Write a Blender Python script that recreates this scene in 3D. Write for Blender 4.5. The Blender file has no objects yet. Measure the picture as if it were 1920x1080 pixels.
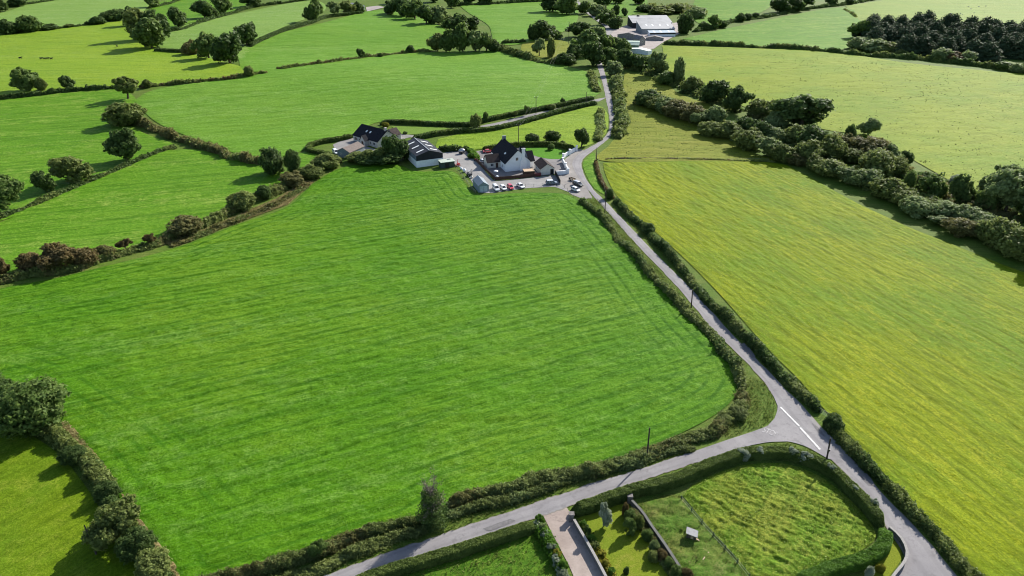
import bpy, bmesh, math, random
import numpy as np
from mathutils import Vector, Matrix
# ------------------------------------------------------------------ camera, sky, sun, exposure
sc = bpy.context.scene
CAMH, PITCH, FPX = 88.0, math.radians(28), 1280.0
cam = bpy.data.cameras.new('camera'); cam.sensor_width = 36; cam.lens = 24
cam.clip_start = 1; cam.clip_end = 8000
camo = bpy.data.objects.new('camera', cam); sc.collection.objects.link(camo)
camo.location = (0, 0, CAMH); camo.rotation_euler = (math.radians(90) - PITCH, 0, 0); sc.camera = camo
SUN_EL, SUN_ROT = math.radians(33), math.radians(40)          # sun ahead and to the right
w = bpy.data.worlds.new('World'); sc.world = w; w.use_nodes = True
sky = w.node_tree.nodes.new('ShaderNodeTexSky'); sky.sky_type = 'NISHITA'; sky.sun_disc = False
sky.sun_elevation = SUN_EL; sky.sun_rotation = SUN_ROT
bgn = w.node_tree.nodes['Background']; bgn.inputs[1].default_value = 0.1
w.node_tree.links.new(sky.outputs[0], bgn.inputs[0])
sl = bpy.data.lights.new('sun', 'SUN'); sl.energy = 4.6; sl.angle = math.radians(0.5); sl.color = (1, .95, .86)
so = bpy.data.objects.new('sun', sl); sc.collection.objects.link(so)
sv = Vector((math.sin(SUN_ROT) * math.cos(SUN_EL), math.cos(SUN_ROT) * math.cos(SUN_EL), math.sin(SUN_EL)))
so.rotation_euler = sv.to_track_quat('Z', 'Y').to_euler()
sc.view_settings.view_transform = 'Standard'; sc.view_settings.look = 'None'
sc.view_settings.exposure = 0.92; sc.view_settings.gamma = 1
sc.cycles.use_denoising = True; sc.cycles.denoiser = 'OPENIMAGEDENOISE'; sc.cycles.denoising_input_passes = 'RGB_ALBEDO_NORMAL'; sc.cycles.denoising_prefilter = 'ACCURATE'; sc.cycles.filter_width = 1.05; sc.cycles.max_bounces = 5; sc.cycles.transparent_max_bounces = 4
# ------------------------------------------------------------------ helpers
C = sc.collection
rng = np.random.default_rng(7)
def _h(ix, iy, s):
    n = (ix.astype(np.int64) * 374761393 + iy.astype(np.int64) * 668265263 + s * 982451653) & 0xffffffff
    n = ((n ^ (n >> 13)) * 1274126177) & 0xffffffff
    return ((n ^ (n >> 16)) & 0xffff) / 32767.5 - 1
def vn(x, y, s=0):
    x = np.asarray(x, float); y = np.asarray(y, float)
    ix = np.floor(x); iy = np.floor(y); fx = x - ix; fy = y - iy
    fx = fx * fx * (3 - 2 * fx); fy = fy * fy * (3 - 2 * fy)
    a = _h(ix, iy, s); b = _h(ix + 1, iy, s); c = _h(ix, iy + 1, s); d = _h(ix + 1, iy + 1, s)
    return (a + (b - a) * fx) * (1 - fy) + (c + (d - c) * fx) * fy
def HT(x, y):                                                  # height of the land
    x = np.asarray(x, float); y = np.asarray(y, float)
    g = lambda cx, cy, sx, sy, a: a * np.exp(-((x - cx) / sx) ** 2 / 2 - ((y - cy) / sy) ** 2 / 2)
    m = np.clip((y - 330) / 160, 0, 1); m = m * m * (3 - 2 * m)
    h = g(-60, 440, 95, 55, 5.5) + g(-330, 470, 110, 80, 4) + g(300, 480, 150, 90, 4) + g(-220, 650, 120, 70, 6)
    h = h + m * (1.2 * np.sin(x / 71 + 1) * np.sin(y / 83) + 0.016 * np.maximum(y - 520, 0))
    return h + 0.02 * np.maximum(y - 1000, 0) + g(-120, 150, 60, 45, 1.2) * np.clip((230 - y) / 60, 0, 1)
CT, ST = math.cos(PITCH), math.sin(PITCH)
def GP(px, py, up=0.0):                                        # point of the land (raised by up) along the view line of a photo pixel
    u = (px - 960) / FPX; v = (540 - py) / FPX
    d = np.array([u, CT + v * ST, -ST + v * CT]); d[2] = min(d[2], -0.02)
    lo, hi = 10.0, (CAMH + 20) / -d[2]
    for _ in range(46):
        t = (lo + hi) / 2
        if CAMH + d[2] * t > HT(d[0] * t, d[1] * t) + up: lo = t
        else: hi = t
    return np.array([d[0] * lo, d[1] * lo])
def PR(p):
    z = p[2] - CAMH; dep = p[1] * CT - z * ST
    return 960 + FPX * p[0] / dep, 540 - FPX * (p[1] * ST + z * CT) / dep, dep
def gz(p): return float(HT(p[0], p[1]))
def P3(px, py, up=0.0):
    g = GP(px, py, up); return Vector((g[0], g[1], gz(g)))
def GL(pts, up=0.0): return np.array([GP(a, b, up) for a, b in pts])
def heightfor(g, ytop):                                        # height that brings the top over ground point g to photo row ytop
    lo, hi = 0.0, 40.0; z = gz(g)
    for _ in range(40):
        m = (lo + hi) / 2
        if PR((g[0], g[1], z + m))[1] > ytop: lo = m
        else: hi = m
    return lo
def resample(P, step, smooth=True):
    P = np.asarray(P, float)
    if smooth and len(P) > 2:
        Q = []; E = np.vstack([2 * P[0] - P[1], P, 2 * P[-1] - P[-2]])
        for i in range(1, len(E) - 2):
            a, b, c, d = E[i - 1:i + 3]
            for t in np.linspace(0, 1, 8, endpoint=False):
                Q.append(.5 * ((2 * b) + (c - a) * t + (2 * a - 5 * b + 4 * c - d) * t * t + (3 * b - a - 3 * c + d) * t ** 3))
        P = np.vstack(Q + [P[-1]])
    s = np.r_[0, np.cumsum(np.linalg.norm(np.diff(P, axis=0), axis=1))]
    n = max(2, int(s[-1] / step) + 1); t = np.linspace(0, s[-1], n)
    return np.column_stack([np.interp(t, s, P[:, k]) for k in range(P.shape[1])])
def nmesh(name, V, F, mats, smooth=False, attr=None):
    V = np.ascontiguousarray(V, np.float32); F = np.ascontiguousarray(F, np.int32); k = F.shape[1]
    me = bpy.data.meshes.new(name); me.vertices.add(len(V)); me.vertices.foreach_set('co', V.ravel())
    me.loops.add(F.size); me.loops.foreach_set('vertex_index', F.ravel())
    me.polygons.add(len(F)); me.polygons.foreach_set('loop_start', np.arange(0, F.size, k, dtype=np.int32))
    me.update(calc_edges=True)
    if smooth: me.polygons.foreach_set('use_smooth', np.ones(len(F), bool))
    for nm, a in (attr or {}).items():
        at = me.attributes.new(nm, 'FLOAT', 'POINT'); at.data.foreach_set('value', np.asarray(a, np.float32))
    for m in (mats if isinstance(mats, (list, tuple)) else [mats]): me.materials.append(m)
    return me
def tag(o, label=None, cat=None, group=None, kind=None):
    if label: o['label'] = label
    if cat: o['category'] = cat
    if group: o['group'] = group
    if kind: o['kind'] = kind
    return o
def link(name, me, parent=None, loc=None):
    o = bpy.data.objects.new(name, me); C.objects.link(o)
    if parent is not None: o.parent = parent
    if loc is not None: o.location = loc
    return o
def empty(name, loc, rz=0.0):
    o = bpy.data.objects.new(name, None); C.objects.link(o); o.location = loc; o.rotation_euler = (0, 0, rz)
    o.empty_display_size = .5; return o
class MB:                                                      # gathers simple solids into one mesh
    def __init__(s): s.bm = bmesh.new()
    def box(s, c, d, rz=0.0, bev=0.0, rx=0.0, ry=0.0):
        r = bmesh.ops.create_cube(s.bm, size=1); v = r['verts']
        M = Matrix.Translation(c) @ Matrix.Rotation(rz, 4, 'Z') @ Matrix.Rotation(ry, 4, 'Y') @ Matrix.Rotation(rx, 4, 'X') @ Matrix.Diagonal((*d, 1))
        bmesh.ops.transform(s.bm, matrix=M, verts=v)
        if bev: bmesh.ops.bevel(s.bm, geom=list({e for q in v for e in q.link_edges}), offset=bev, segments=2, affect='EDGES')
        return s
    def tube(s, pts, rad, n=7, cap=True):
        rings = []; pts = [Vector(p) for p in pts]
        for i, p in enumerate(pts):
            t = (pts[min(i + 1, len(pts) - 1)] - pts[max(i - 1, 0)]).normalized()
            a = t.cross(Vector((0.31, 0.95, 0.07))); a = a.normalized() if a.length > 1e-4 else Vector((1, 0, 0)); b = t.cross(a)
            r = rad[i] if hasattr(rad, '__len__') else rad
            rings.append([s.bm.verts.new(p + (a * math.cos(k * 2 * math.pi / n) + b * math.sin(k * 2 * math.pi / n)) * r) for k in range(n)])
        for A, B in zip(rings, rings[1:]):
            for k in range(n): s.bm.faces.new((A[k], A[(k + 1) % n], B[(k + 1) % n], B[k]))
        if cap: s.bm.faces.new(rings[0][::-1]); s.bm.faces.new(rings[-1])
        return s
    def loft(s, secs, cap=True):                               # sections: equal-length lists of points
        R = [[s.bm.verts.new(p) for p in q] for q in secs]; n = len(R[0])
        for A, B in zip(R, R[1:]):
            for k in range(n): s.bm.faces.new((A[k], A[(k + 1) % n], B[(k + 1) % n], B[k]))
        if cap: s.bm.faces.new(R[0][::-1]); s.bm.faces.new(R[-1])
        return s
    def prism(s, poly, axis, a, b):                            # polygon in the plane across axis (0 x, 1 y, 2 z), from a to b
        def q(u, v, t): return (t, u, v) if axis == 0 else (u, t, v) if axis == 1 else (u, v, t)
        return s.loft([[q(u, v, a) for u, v in poly], [q(u, v, b) for u, v in poly]])
    def cyl(s, c, r, h, n=14, axis='Z', r2=None):
        R = {'Z': Matrix(), 'X': Matrix.Rotation(math.pi / 2, 4, 'Y'), 'Y': Matrix.Rotation(math.pi / 2, 4, 'X')}[axis]
        bmesh.ops.create_cone(s.bm, cap_ends=True, segments=n, radius1=r, radius2=r if r2 is None else r2, depth=h, matrix=Matrix.Translation(c) @ R); return s
    def ball(s, c, d, n=10):
        bmesh.ops.create_uvsphere(s.bm, u_segments=n, v_segments=max(6, n // 2 + 2), radius=.5, matrix=Matrix.Translation(c) @ Matrix.Diagonal((*d, 1))); return s
    def build(s, name, mat, parent=None, smooth=False, loc=None):
        bmesh.ops.recalc_face_normals(s.bm, faces=s.bm.faces[:])
        me = bpy.data.meshes.new(name); s.bm.to_mesh(me); s.bm.free(); me.materials.append(mat)
        if smooth: me.polygons.foreach_set('use_smooth', np.ones(len(me.polygons), bool))
        return link(name, me, parent, loc)
# ------------------------------------------------------------------ materials
def nmat(name):
    m = bpy.data.materials.new(name); m.use_nodes = True; return m, m.node_tree, m.node_tree.nodes['Principled BSDF']
def nd(t, ty, **k):
    n = t.nodes.new(ty)
    for a, b in k.items(): setattr(n, a, b)
    return n
def mixc(t, fac, a, b):
    n = nd(t, 'ShaderNodeMix', data_type='RGBA', blend_type='MIX')
    for s, v in ((0, fac), (6, a), (7, b)):
        if hasattr(v, 'is_linked'): t.links.new(v, n.inputs[s])
        else: n.inputs[s].default_value = v if s == 0 else (*v, 1)
    return n.outputs[2]
def noise(t, scale, vec, detail=3, rough=.55):
    n = nd(t, 'ShaderNodeTexNoise'); n.inputs['Scale'].default_value = scale; n.inputs['Detail'].default_value = detail
    n.inputs['Roughness'].default_value = rough; t.links.new(vec, n.inputs['Vector']); return n.outputs['Fac']
def ramp(t, v, a, b, lo=0.0, hi=1.0):
    n = nd(t, 'ShaderNodeMapRange', interpolation_type='SMOOTHSTEP'); t.links.new(v, n.inputs[0])
    for i, q in enumerate((a, b, lo, hi)): n.inputs[i + 1].default_value = q
    return n.outputs[0]
def mul(t, a, b, op='MULTIPLY'):
    n = nd(t, 'ShaderNodeMath', operation=op)
    for i, v in enumerate((a, b)):
        if hasattr(v, 'is_linked'): t.links.new(v, n.inputs[i])
        else: n.inputs[i].default_value = v
    return n.outputs[0]
def mapped(t, vec, rz=0.0, scale=(1, 1, 1)):
    a = nd(t, 'ShaderNodeVectorRotate', rotation_type='Z_AXIS'); t.links.new(vec, a.inputs['Vector']); a.inputs['Angle'].default_value = -rz
    b = nd(t, 'ShaderNodeVectorMath', operation='MULTIPLY'); t.links.new(a.outputs[0], b.inputs[0]); b.inputs[1].default_value = scale
    return b.outputs[0]
def bump(t, b, h, strength, dist):
    n = nd(t, 'ShaderNodeBump'); n.inputs['Strength'].default_value = strength; n.inputs['Distance'].default_value = dist
    t.links.new(h, n.inputs['Height']); t.links.new(n.outputs[0], b.inputs['Normal'])
def plain(name, c, rough=.6, metal=0.0, var=.12, scale=1.5, spec=.4, c2=None):
    m, t, b = nmat(name); g = nd(t, 'ShaderNodeNewGeometry').outputs['Position']
    f = ramp(t, noise(t, scale, g, 4), .3, .7)
    d = c2 or tuple(x * (1 - 2 * var) for x in c)
    t.links.new(mixc(t, f, c, d), b.inputs['Base Color']); b.inputs['Roughness'].default_value = rough
    b.inputs['Metallic'].default_value = metal; b.inputs['Specular IOR Level'].default_value = spec; return m
def grassmat(name, base, alt, dark, pale, rz=0.0, sc_=1.0, tracks=False, paleamt=.6, rows=0.0, streak=.55, bumps=.9, patch=.018):
    m, t, b = nmat(name); g = nd(t, 'ShaderNodeNewGeometry').outputs['Position']
    big = noise(t, patch, g, 4, .6); st = noise(t, 1.0, mapped(t, g, rz, (.06 / sc_, .42 / sc_, .3)), 4, .65)
    st2 = noise(t, 1.0, mapped(t, g, rz + .04, (.07 / sc_, 1.05 / sc_, .5)), 4, .65); band = noise(t, 1.0, mapped(t, g, rz - .1, (.012 / sc_, .1 / sc_, .1)), 4, .65)
    fine = noise(t, 1.9 / sc_, g, 4, .7); mid = noise(t, .35 / sc_, g, 4, .6)
    c = mixc(t, ramp(t, big, .38, .66), base, alt)
    c = mixc(t, mul(t, mul(t, ramp(t, mul(t, mul(t, mid, .5), mul(t, band, .5), 'ADD'), .49, .62), ramp(t, fine, .3, .6)), paleamt), c, pale)  # pale patches: lighter grass, with backlit sheen of lodged grass mixed in as colour
    c = mixc(t, mul(t, ramp(t, st, .5, .32), streak), c, dark)
    c = mixc(t, mul(t, ramp(t, st2, .5, .34), min(1, streak * 1.15)), c, dark)
    c = mixc(t, mul(t, ramp(t, fine, .52, .3), .75), c, dark); tiny = noise(t, 5.5 / sc_, g, 3, .7); c = mixc(t, mul(t, ramp(t, tiny, .53, .36), .7), c, dark)
    c = mixc(t, mul(t, ramp(t, fine, .52, .7), .38), c, tuple(min(1, 1.2 * x) for x in pale))  # bright flecks: highlights on the sward put into the colour
    if rows:
        sx = nd(t, 'ShaderNodeSeparateXYZ'); t.links.new(mapped(t, g, rz), sx.inputs[0])
        ph = mul(t, mul(t, sx.outputs[1], 6.283 / rows), mul(t, noise(t, .03, g, 2), 9.0), 'ADD'); s = mul(t, ph, 0, 'SINE')
        k = mul(t, ramp(t, s, .2, .95), ramp(t, noise(t, 1.0, mapped(t, g, rz, (.03, .3, .3)), 3), .4, .62))
        if tracks: k = mul(t, k, ramp(t, nd(t, 'ShaderNodeAttribute', attribute_name='edge').outputs['Fac'], 11, 22))
        c = mixc(t, mul(t, k, .62), c, dark)
    if tracks:
        at = nd(t, 'ShaderNodeAttribute', attribute_name='edge').outputs['Fac']
        w_ = mul(t, mul(t, at, noise(t, .05, g, 2), 'ADD'), 1.9)
        s = mul(t, w_, 0, 'SINE'); k = mul(t, ramp(t, s, .45, .98), ramp(t, at, 22, 9))
        k = mul(t, k, ramp(t, noise(t, .09, g, 3), .35, .6)); c = mixc(t, mul(t, k, .7), c, dark)
    t.links.new(c, b.inputs['Base Color']); b.inputs['Roughness'].default_value = .75
    b.inputs['Specular IOR Level'].default_value = .05
    bump(t, b, mul(t, mul(t, fine, .6), mul(t, st2, .6), 'ADD'), bumps, .35 * sc_); return m
def leafmat(name, c1, c2, tr=.48, rough=.6, spec=.16):
    m, t, b = nmat(name); g = nd(t, 'ShaderNodeNewGeometry'); oi = nd(t, 'ShaderNodeObjectInfo')
    f = noise(t, .55, g.outputs['Position'], 2)
    k = mul(t, mul(t, mul(t, g.outputs['Random Per Island'], .5), mul(t, ramp(t, f, .3, .7), .5), 'ADD'), mul(t, mul(t, oi.outputs['Random'], .3), -.15, 'ADD'), 'ADD')
    c = mixc(t, k, c1, c2); t.links.new(c, b.inputs['Base Color'])
    b.inputs['Roughness'].default_value = rough; b.inputs['Specular IOR Level'].default_value = spec
    tl = nd(t, 'ShaderNodeBsdfTranslucent'); t.links.new(c, tl.inputs['Color'])
    mx = nd(t, 'ShaderNodeMixShader'); mx.inputs[0].default_value = tr
    t.links.new(b.outputs[0], mx.inputs[1]); t.links.new(tl.outputs[0], mx.inputs[2])
    t.links.new(mx.outputs[0], t.nodes['Material Output'].inputs['Surface']); return m
L = dict(
    dark=leafmat('leaf_dark', (.038, .076, .016), (.13, .195, .055)), mid=leafmat('leaf_mid', (.06, .116, .02), (.2, .275, .075)),
    olive=leafmat('leaf_olive', (.085, .122, .024), (.27, .32, .095)), pale=leafmat('leaf_pale', (.105, .155, .045), (.31, .385, .15)),
    brown=leafmat('leaf_brown', (.08, .066, .022), (.215, .165, .068)), silver=leafmat('leaf_silver', (.13, .18, .09), (.5, .54, .42)),
    yellow=leafmat('leaf_yellow', (.16, .17, .015), (.42, .38, .05)), fir=leafmat('leaf_fir', (.03, .054, .022), (.078, .112, .055), .2, .7, .08),
    bright=leafmat('leaf_bright', (.055, .13, .01), (.15, .29, .035)), twig=leafmat('leaf_twig', (.08, .065, .045), (.24, .2, .15), .05),
    trim=leafmat('leaf_trim', (.048, .09, .014), (.18, .24, .055)), bramble=leafmat('leaf_bramble', (.07, .1, .022), (.25, .3, .095)), bracken=leafmat('leaf_bracken', (.08, .086, .024), (.245, .235, .085)))
BARK = plain('bark', (.09, .07, .05), .9, scale=4, spec=.1)
TAR = None
# ------------------------------------------------------------------ foliage
def unit(v): return v / np.maximum(np.linalg.norm(v, axis=-1, keepdims=True), 1e-9)
def leaves(P, N, S, r, asp=.7, jit=.8):                        # one small bent leaf spray per point
    n = len(P); N = unit(N + r.normal(0, jit, (n, 3)))
    T = unit(np.cross(N, r.normal(0, 1, (n, 3)))); B = np.cross(N, T); S = np.asarray(S).reshape(-1, 1)
    a = T * S; b = B * S * asp; k = N * S * .22
    V = np.stack([P - a * .9 - b * r.uniform(.2, .9, (n, 1)), P + a * r.uniform(.1, .5, (n, 1)) - b + k, P + a + b * r.uniform(-.3, .5, (n, 1)), P - a * r.uniform(0, .5, (n, 1)) + b + k], 1).reshape(-1, 3)
    return V, np.arange(4 * n).reshape(n, 4)
def tubes(V, F, pts, rad, n=5):
    rings = []; base = sum(len(v) for v in V)
    pts = np.asarray(pts, float)
    for i, p in enumerate(pts):
        t = unit(pts[min(i + 1, len(pts) - 1)] - pts[max(i - 1, 0)]); a = unit(np.cross(t, [.3, .95, .07])); b = np.cross(t, a)
        th = np.arange(n) * 2 * math.pi / n
        rings.append(p + (np.outer(np.cos(th), a) + np.outer(np.sin(th), b)) * rad[i])
    V.append(np.vstack(rings))
    for i in range(len(pts) - 1):
        for k in range(n): F.append((base + i * n + k, base + i * n + (k + 1) % n, base + (i + 1) * n + (k + 1) % n, base + (i + 1) * n + k))
LODN = {0: (20000, .021), 1: (10000, .031), 2: (4200, .047)}
def crown(kind, lod, seed):
    r = np.random.default_rng(seed * 31 + lod); n, ls = LODN[lod]
    if kind == 'fir':
        z = r.power(1.0, n) ; z = 1 - np.sqrt(r.uniform(0, 1, n)); wh = np.floor(z * 13) / 13; f = z * 13 - np.floor(z * 13)
        th = r.uniform(0, 2 * math.pi, n); br = np.floor(r.uniform(0, 9, n)); th = br / 9 * 2 * math.pi + wh * 40 + r.normal(0, .2, n)
        R = (.52 * (1 - wh) ** .55 + .03) * r.power(2.2, n) * (.75 + .25 * np.sin(br * 3 + wh * 50)); zz = .06 + wh * .93 + .02 * r.normal(0, 1, n) - R * .14
        P = np.column_stack([R * np.cos(th), R * np.sin(th), zz]); N = np.column_stack([np.cos(th), np.sin(th), np.full(n, 1.0)])
        lobes = []
        V, F = leaves(P, N, ls * r.uniform(.6, 1.25, n), r, .5, .6)
    else:
        nl, rx, rz, cz, lr, fill = dict(round=(54, .5, .45, .55, (.1, .2), .3), wide=(60, .5, .45, .55, (.09, .19), .3), bush=(38, .5, .52, .46, (.1, .22), .3),
            column=(34, .5, .5, .5, (.13, .24), .25), sparse=(36, .5, .38, .6, (.06, .14), .2), ragged=(52, .5, .47, .52, (.07, .18), .3))[kind]
        i = np.arange(nl) + .5; ph = np.arccos(1 - 2 * i / nl); th = math.pi * (1 + 5 ** .5) * i + r.uniform(0, 6)
        D = np.column_stack([np.cos(th) * np.sin(ph), np.sin(th) * np.sin(ph), np.cos(ph)])
        rad = r.uniform(*lr, nl); sh = r.uniform(.66, 1.08, nl) * (1 + .16 * np.sin(2 * th + seed) * np.sin(2.3 * ph + seed)) if kind in ('round', 'bush', 'column') else r.uniform(.45, 1.12, nl)
        if kind in ('round', 'wide', 'ragged', 'sparse'):       # several overlapping sub-crowns, so the outline is notched
            ns = 5; sa = r.uniform(0, 6.28) + np.arange(ns) * 6.28 / ns + r.normal(0, .5, ns); so_ = np.column_stack([np.cos(sa) * r.uniform(.1, .24, ns), np.sin(sa) * r.uniform(.12, .25, ns), np.linspace(-.2, .17, ns) + r.normal(0, .03, ns)]); so_[-1, :2] *= .4
            k_ = r.integers(ns, size=nl); q_ = r.uniform(.5, .66, ns)[k_]; rad = rad * .85
        else: so_ = np.zeros((1, 3)); k_ = np.zeros(nl, int); q_ = 1.0
        ctr = np.column_stack([D[:, 0] * (rx - rad * .8) * sh, D[:, 1] * (rx - rad * .8) * sh, cz + D[:, 2] * (rz - rad * .8) * sh])
        ctr = (ctr - [0, 0, cz]) * np.reshape(q_, (-1, 1)) * [1.1, 1.1, 1] + so_[k_] * [1, 1, rz / .45] + [0, 0, cz]
        if kind in ('round', 'wide', 'sparse', 'ragged'): ctr[:, 2] = np.where(ctr[:, 2] < .14, ctr[:, 2] + .08, ctr[:, 2])
        if kind == 'ragged': ctr[:, :2] += (ctr[:, 2:] - .5) * r.normal(0, .12, 2)
        ctr[:, 2] = np.maximum(ctr[:, 2], rad * (.6 if kind in ('bush', 'column') else .8))
        lobes = list(zip(ctr, rad))
        pr = rad ** 2; li = r.choice(nl, n, p=pr / pr.sum()); d = unit(r.normal(0, 1, (n, 3)))
        sc_ = unit(r.normal(0, 1, (nl, 16, 3))); d = unit(np.where(r.uniform(0, 1, (n, 1)) < .72, sc_[li, r.integers(16, size=n)] + r.normal(0, .2, (n, 3)), d)); bump_ = 1 + .22 * np.max(np.einsum('nk,njk->nj', d, sc_[li]), axis=1) ** 6 - .16
        rr = rad[li] * bump_ * (1 - fill * r.power(.6, n)) * r.uniform(.85, 1.12, n)
        ang = np.arctan2(d[:, 1], d[:, 0]); rr *= 1 + .2 * np.sin(5 * ang + li) * np.sin(4 * d[:, 2] + li * 2) + .1 * np.sin(11 * ang + 3 * li) * np.sin(9 * d[:, 2] + li)
        P = ctr[li] + d * rr[:, None]; N = d * .8 + unit(P - [0, 0, cz]) * .6 + [0, 0, .25]
        P[:, 2] = np.abs(P[:, 2])
        V, F = leaves(P, N, ls * r.uniform(.45, 1.0, n) ** 1.4 * 1.75 * (.85 if kind == 'sparse' else 1), r)
    # trunk with limbs
    TV, TF = [], []
    h = .5 if kind != 'fir' else .98
    if kind in ('bush',):
        for q in range(5):
            c = lobes[r.integers(len(lobes))][0]; tubes(TV, TF, [(c[0] * .15, c[1] * .15, -.03), (c[0] * .5, c[1] * .5, c[2] * .5), tuple(c)], [.022, .014, .006])
    else:
        b = r.normal(0, .02, 2); tubes(TV, TF, [(0, 0, -.05), (b[0] * .5, b[1] * .5, h * .35), (b[0], b[1], h * .7), (b[0] * 2, b[1] * 2, h * 1.1 if kind != 'fir' else h)], [.04, .03, .023, .012], 7)
        for c, _ in (lobes[::3] if lobes else []):
            z0 = min(c[2] * .6, h); tubes(TV, TF, [(b[0] * z0, b[1] * z0, z0), (c[0] * .55, c[1] * .55, (z0 + c[2]) / 2 + .02), tuple(c)], [.017, .011, .004])
    return (nmesh('crown', V, F, L['mid']), nmesh('trunk', np.vstack(TV), np.array(TF), BARK, True))
_cache = {}
def tree(name, kind, mat, g, h, wd, label, group=None, var=0, rz=None, cat='tree'):
    dist = math.hypot(g[0], g[1]); lod = 0 if dist < 175 else 1 if dist < 430 else 2
    key = (kind, lod, var % 5)
    if key not in _cache: _cache[key] = crown(kind, lod, 11 + 7 * (var % 5) + len(kind))
    cm, tm = _cache[key]
    e = empty(name, (g[0], g[1], gz(g) - .05), rng.uniform(0, 6.28) if rz is None else rz); q = rng.uniform(.88, 1.12); e.scale = (wd * q, wd / q, h)
    tag(e, label, cat, group)
    c = link('crown', cm, e); c.material_slots[0].link = 'OBJECT'; c.material_slots[0].material = L[mat]; link('trunk', tm, e)
    return e
def ptree(px, yb, yt, wpx, kind, mat, label, name='tree', group=None, cat='tree', k=.97):
    g = GP(px, yb); dep = PR((g[0], g[1], gz(g)))[2]; wd = wpx * dep / FPX * 1.06; h = max(.6, heightfor(g, yt) * k)
    return tree(name, kind, mat, g, h, wd, label, group, int(px * 7 + yb * 3), None, cat)
def hedge(pts, h, wd, mat, label, style='wild', name='hedge', cat='hedge', group=None, up=None, mat2=None, dens=1.0):
    G = GL(pts, h * .5 if up is None else up); dist = np.hypot(G[:, 0], G[:, 1]).mean()
    ls = np.clip(dist * .00115, .11, .5) * (.8 if style == 'trim' else 1.0)
    Q = resample(G, .5); T = unit(np.gradient(Q, axis=0)); Nn = np.column_stack([-T[:, 1], T[:, 0]])
    s = np.r_[0, np.cumsum(np.linalg.norm(np.diff(Q, axis=0), axis=1))]; sd = int(abs(pts[0][0] * 13 + pts[0][1] * 7)) % 997
    if style == 'trim': hh = h * (1 + .05 * vn(s / 2, s * 0, sd)); ww = wd * (1 + .05 * vn(s / 1.7, s * 0 + 5, sd))
    else:
        hh = h * np.clip(.72 + 1.3 * (vn(s / 11, s * 0 + 6, sd) + .55), .5, 1.12) * (1 + .34 * vn(s / 5, s * 0, sd) + .22 * vn(s / 1.6, s * 0 + 9, sd)); ww = wd * (1 + .25 * vn(s / 4, s * 0 + 3, sd) + .15 * vn(s / 1.5, s * 0 + 7, sd))
        Q = Q + Nn * (.25 * wd * vn(s / 6, s * 0 + 2, sd))[:, None]
    z0 = HT(Q[:, 0], Q[:, 1]); o = np.array([Q[0, 0], Q[0, 1], z0[0]])
    end = np.minimum(1, np.minimum(s, s[-1] - s) / (.8 * wd) * .75 + .25) ** .6
    prof = [(-.5, -.05), (-.52, .35), (-.46, .7), (-.3, .93), (0, 1.0), (.3, .93), (.46, .7), (.52, .35), (.5, -.05)] if style != 'trim' else [(-.48, -.05), (-.5, .4), (-.48, .85), (-.4, .98), (0, 1.0), (.4, .98), (.48, .85), (.5, .4), (.48, -.05)]
    # woody core
    V = np.stack([np.column_stack([Q + Nn * (ww * end * a * .86)[:, None], z0 + hh * end * (b * .86 if b > 0 else b * 3)]) for a, b in prof], 1); m = len(prof)
    n = len(Q); idx = np.arange(n * m).reshape(n, m)
    F = np.stack([idx[:-1, :-1], idx[1:, :-1], idx[1:, 1:], idx[:-1, 1:]], -1).reshape(-1, 4)
    V = V.reshape(-1, 3)
    # leaf sprays over it
    r = np.random.default_rng(sd); per = wd + 2 * h; cnt = int(s[-1] * per / (ls * ls * .75) * 1.35 * dens)
    sp = r.uniform(0, s[-1], cnt); u = r.uniform(0, 1, cnt)
    pa = np.array(prof); pl = np.r_[0, np.cumsum(np.hypot(np.diff(pa[:, 0]) * wd, np.diff(pa[:, 1]) * h))]; pl /= pl[-1]
    a = np.interp(u, pl, pa[:, 0]); b = np.interp(u, pl, pa[:, 1]); ip = lambda q: np.interp(sp, s, q)
    e_ = ip(end); W = ip(ww) * e_; H = ip(hh) * e_
    rag = (.05 if style == 'trim' else .2)
    off = r.normal(0, rag, cnt) * np.minimum(wd, 2) * .5 + (.05 * vn(sp / .7 + a * 3, b * 4 + a, sd + 5) * wd if style == 'trim' else (.2 * vn(sp / .9 + a * 3, b * 4 + a, sd + 5) + .16 * vn(sp / .4 + a * 5, b * 7 + a, sd + 6)) * wd)
    nx = np.sign(a) * np.abs(a) * 2 * (1 - .6 * np.clip(b, 0, 1)); nz = np.clip(b, 0, 1) ** 2 + .1
    tx, nx_, = np.column_stack([ip(T[:, 0]), ip(T[:, 1])]), np.column_stack([ip(Nn[:, 0]), ip(Nn[:, 1])])
    base = np.column_stack([ip(Q[:, 0]), ip(Q[:, 1]), ip(z0)])
    P = base + np.column_stack([nx_ * (a * W + nx * off)[:, None], np.maximum(b * H + nz * off, .03)])
    N = np.column_stack([nx_ * nx[:, None], nz + .15])
    V2, F2 = leaves(P, unit(N), ls * r.uniform(.45, 1.0, cnt) ** 1.4 * 1.8, r, .7, .55 if style == 'trim' else .8)
    me = nmesh(name, np.vstack([V, V2]) - o, np.vstack([F, F2 + len(V)]), [L[mat]])
    if mat2:
        me.materials.append(L[mat2]); mi = np.zeros(len(F) + cnt, np.int32); mi[len(F):] = (r.uniform(-.6, .6, cnt) + vn(sp / 4, sp * 0 + 4, sd + 2) * 1.3 > .35); me.polygons.foreach_set('material_index', mi)
    ob = link(name, me, None, o); return tag(ob, label, cat, group)
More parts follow.
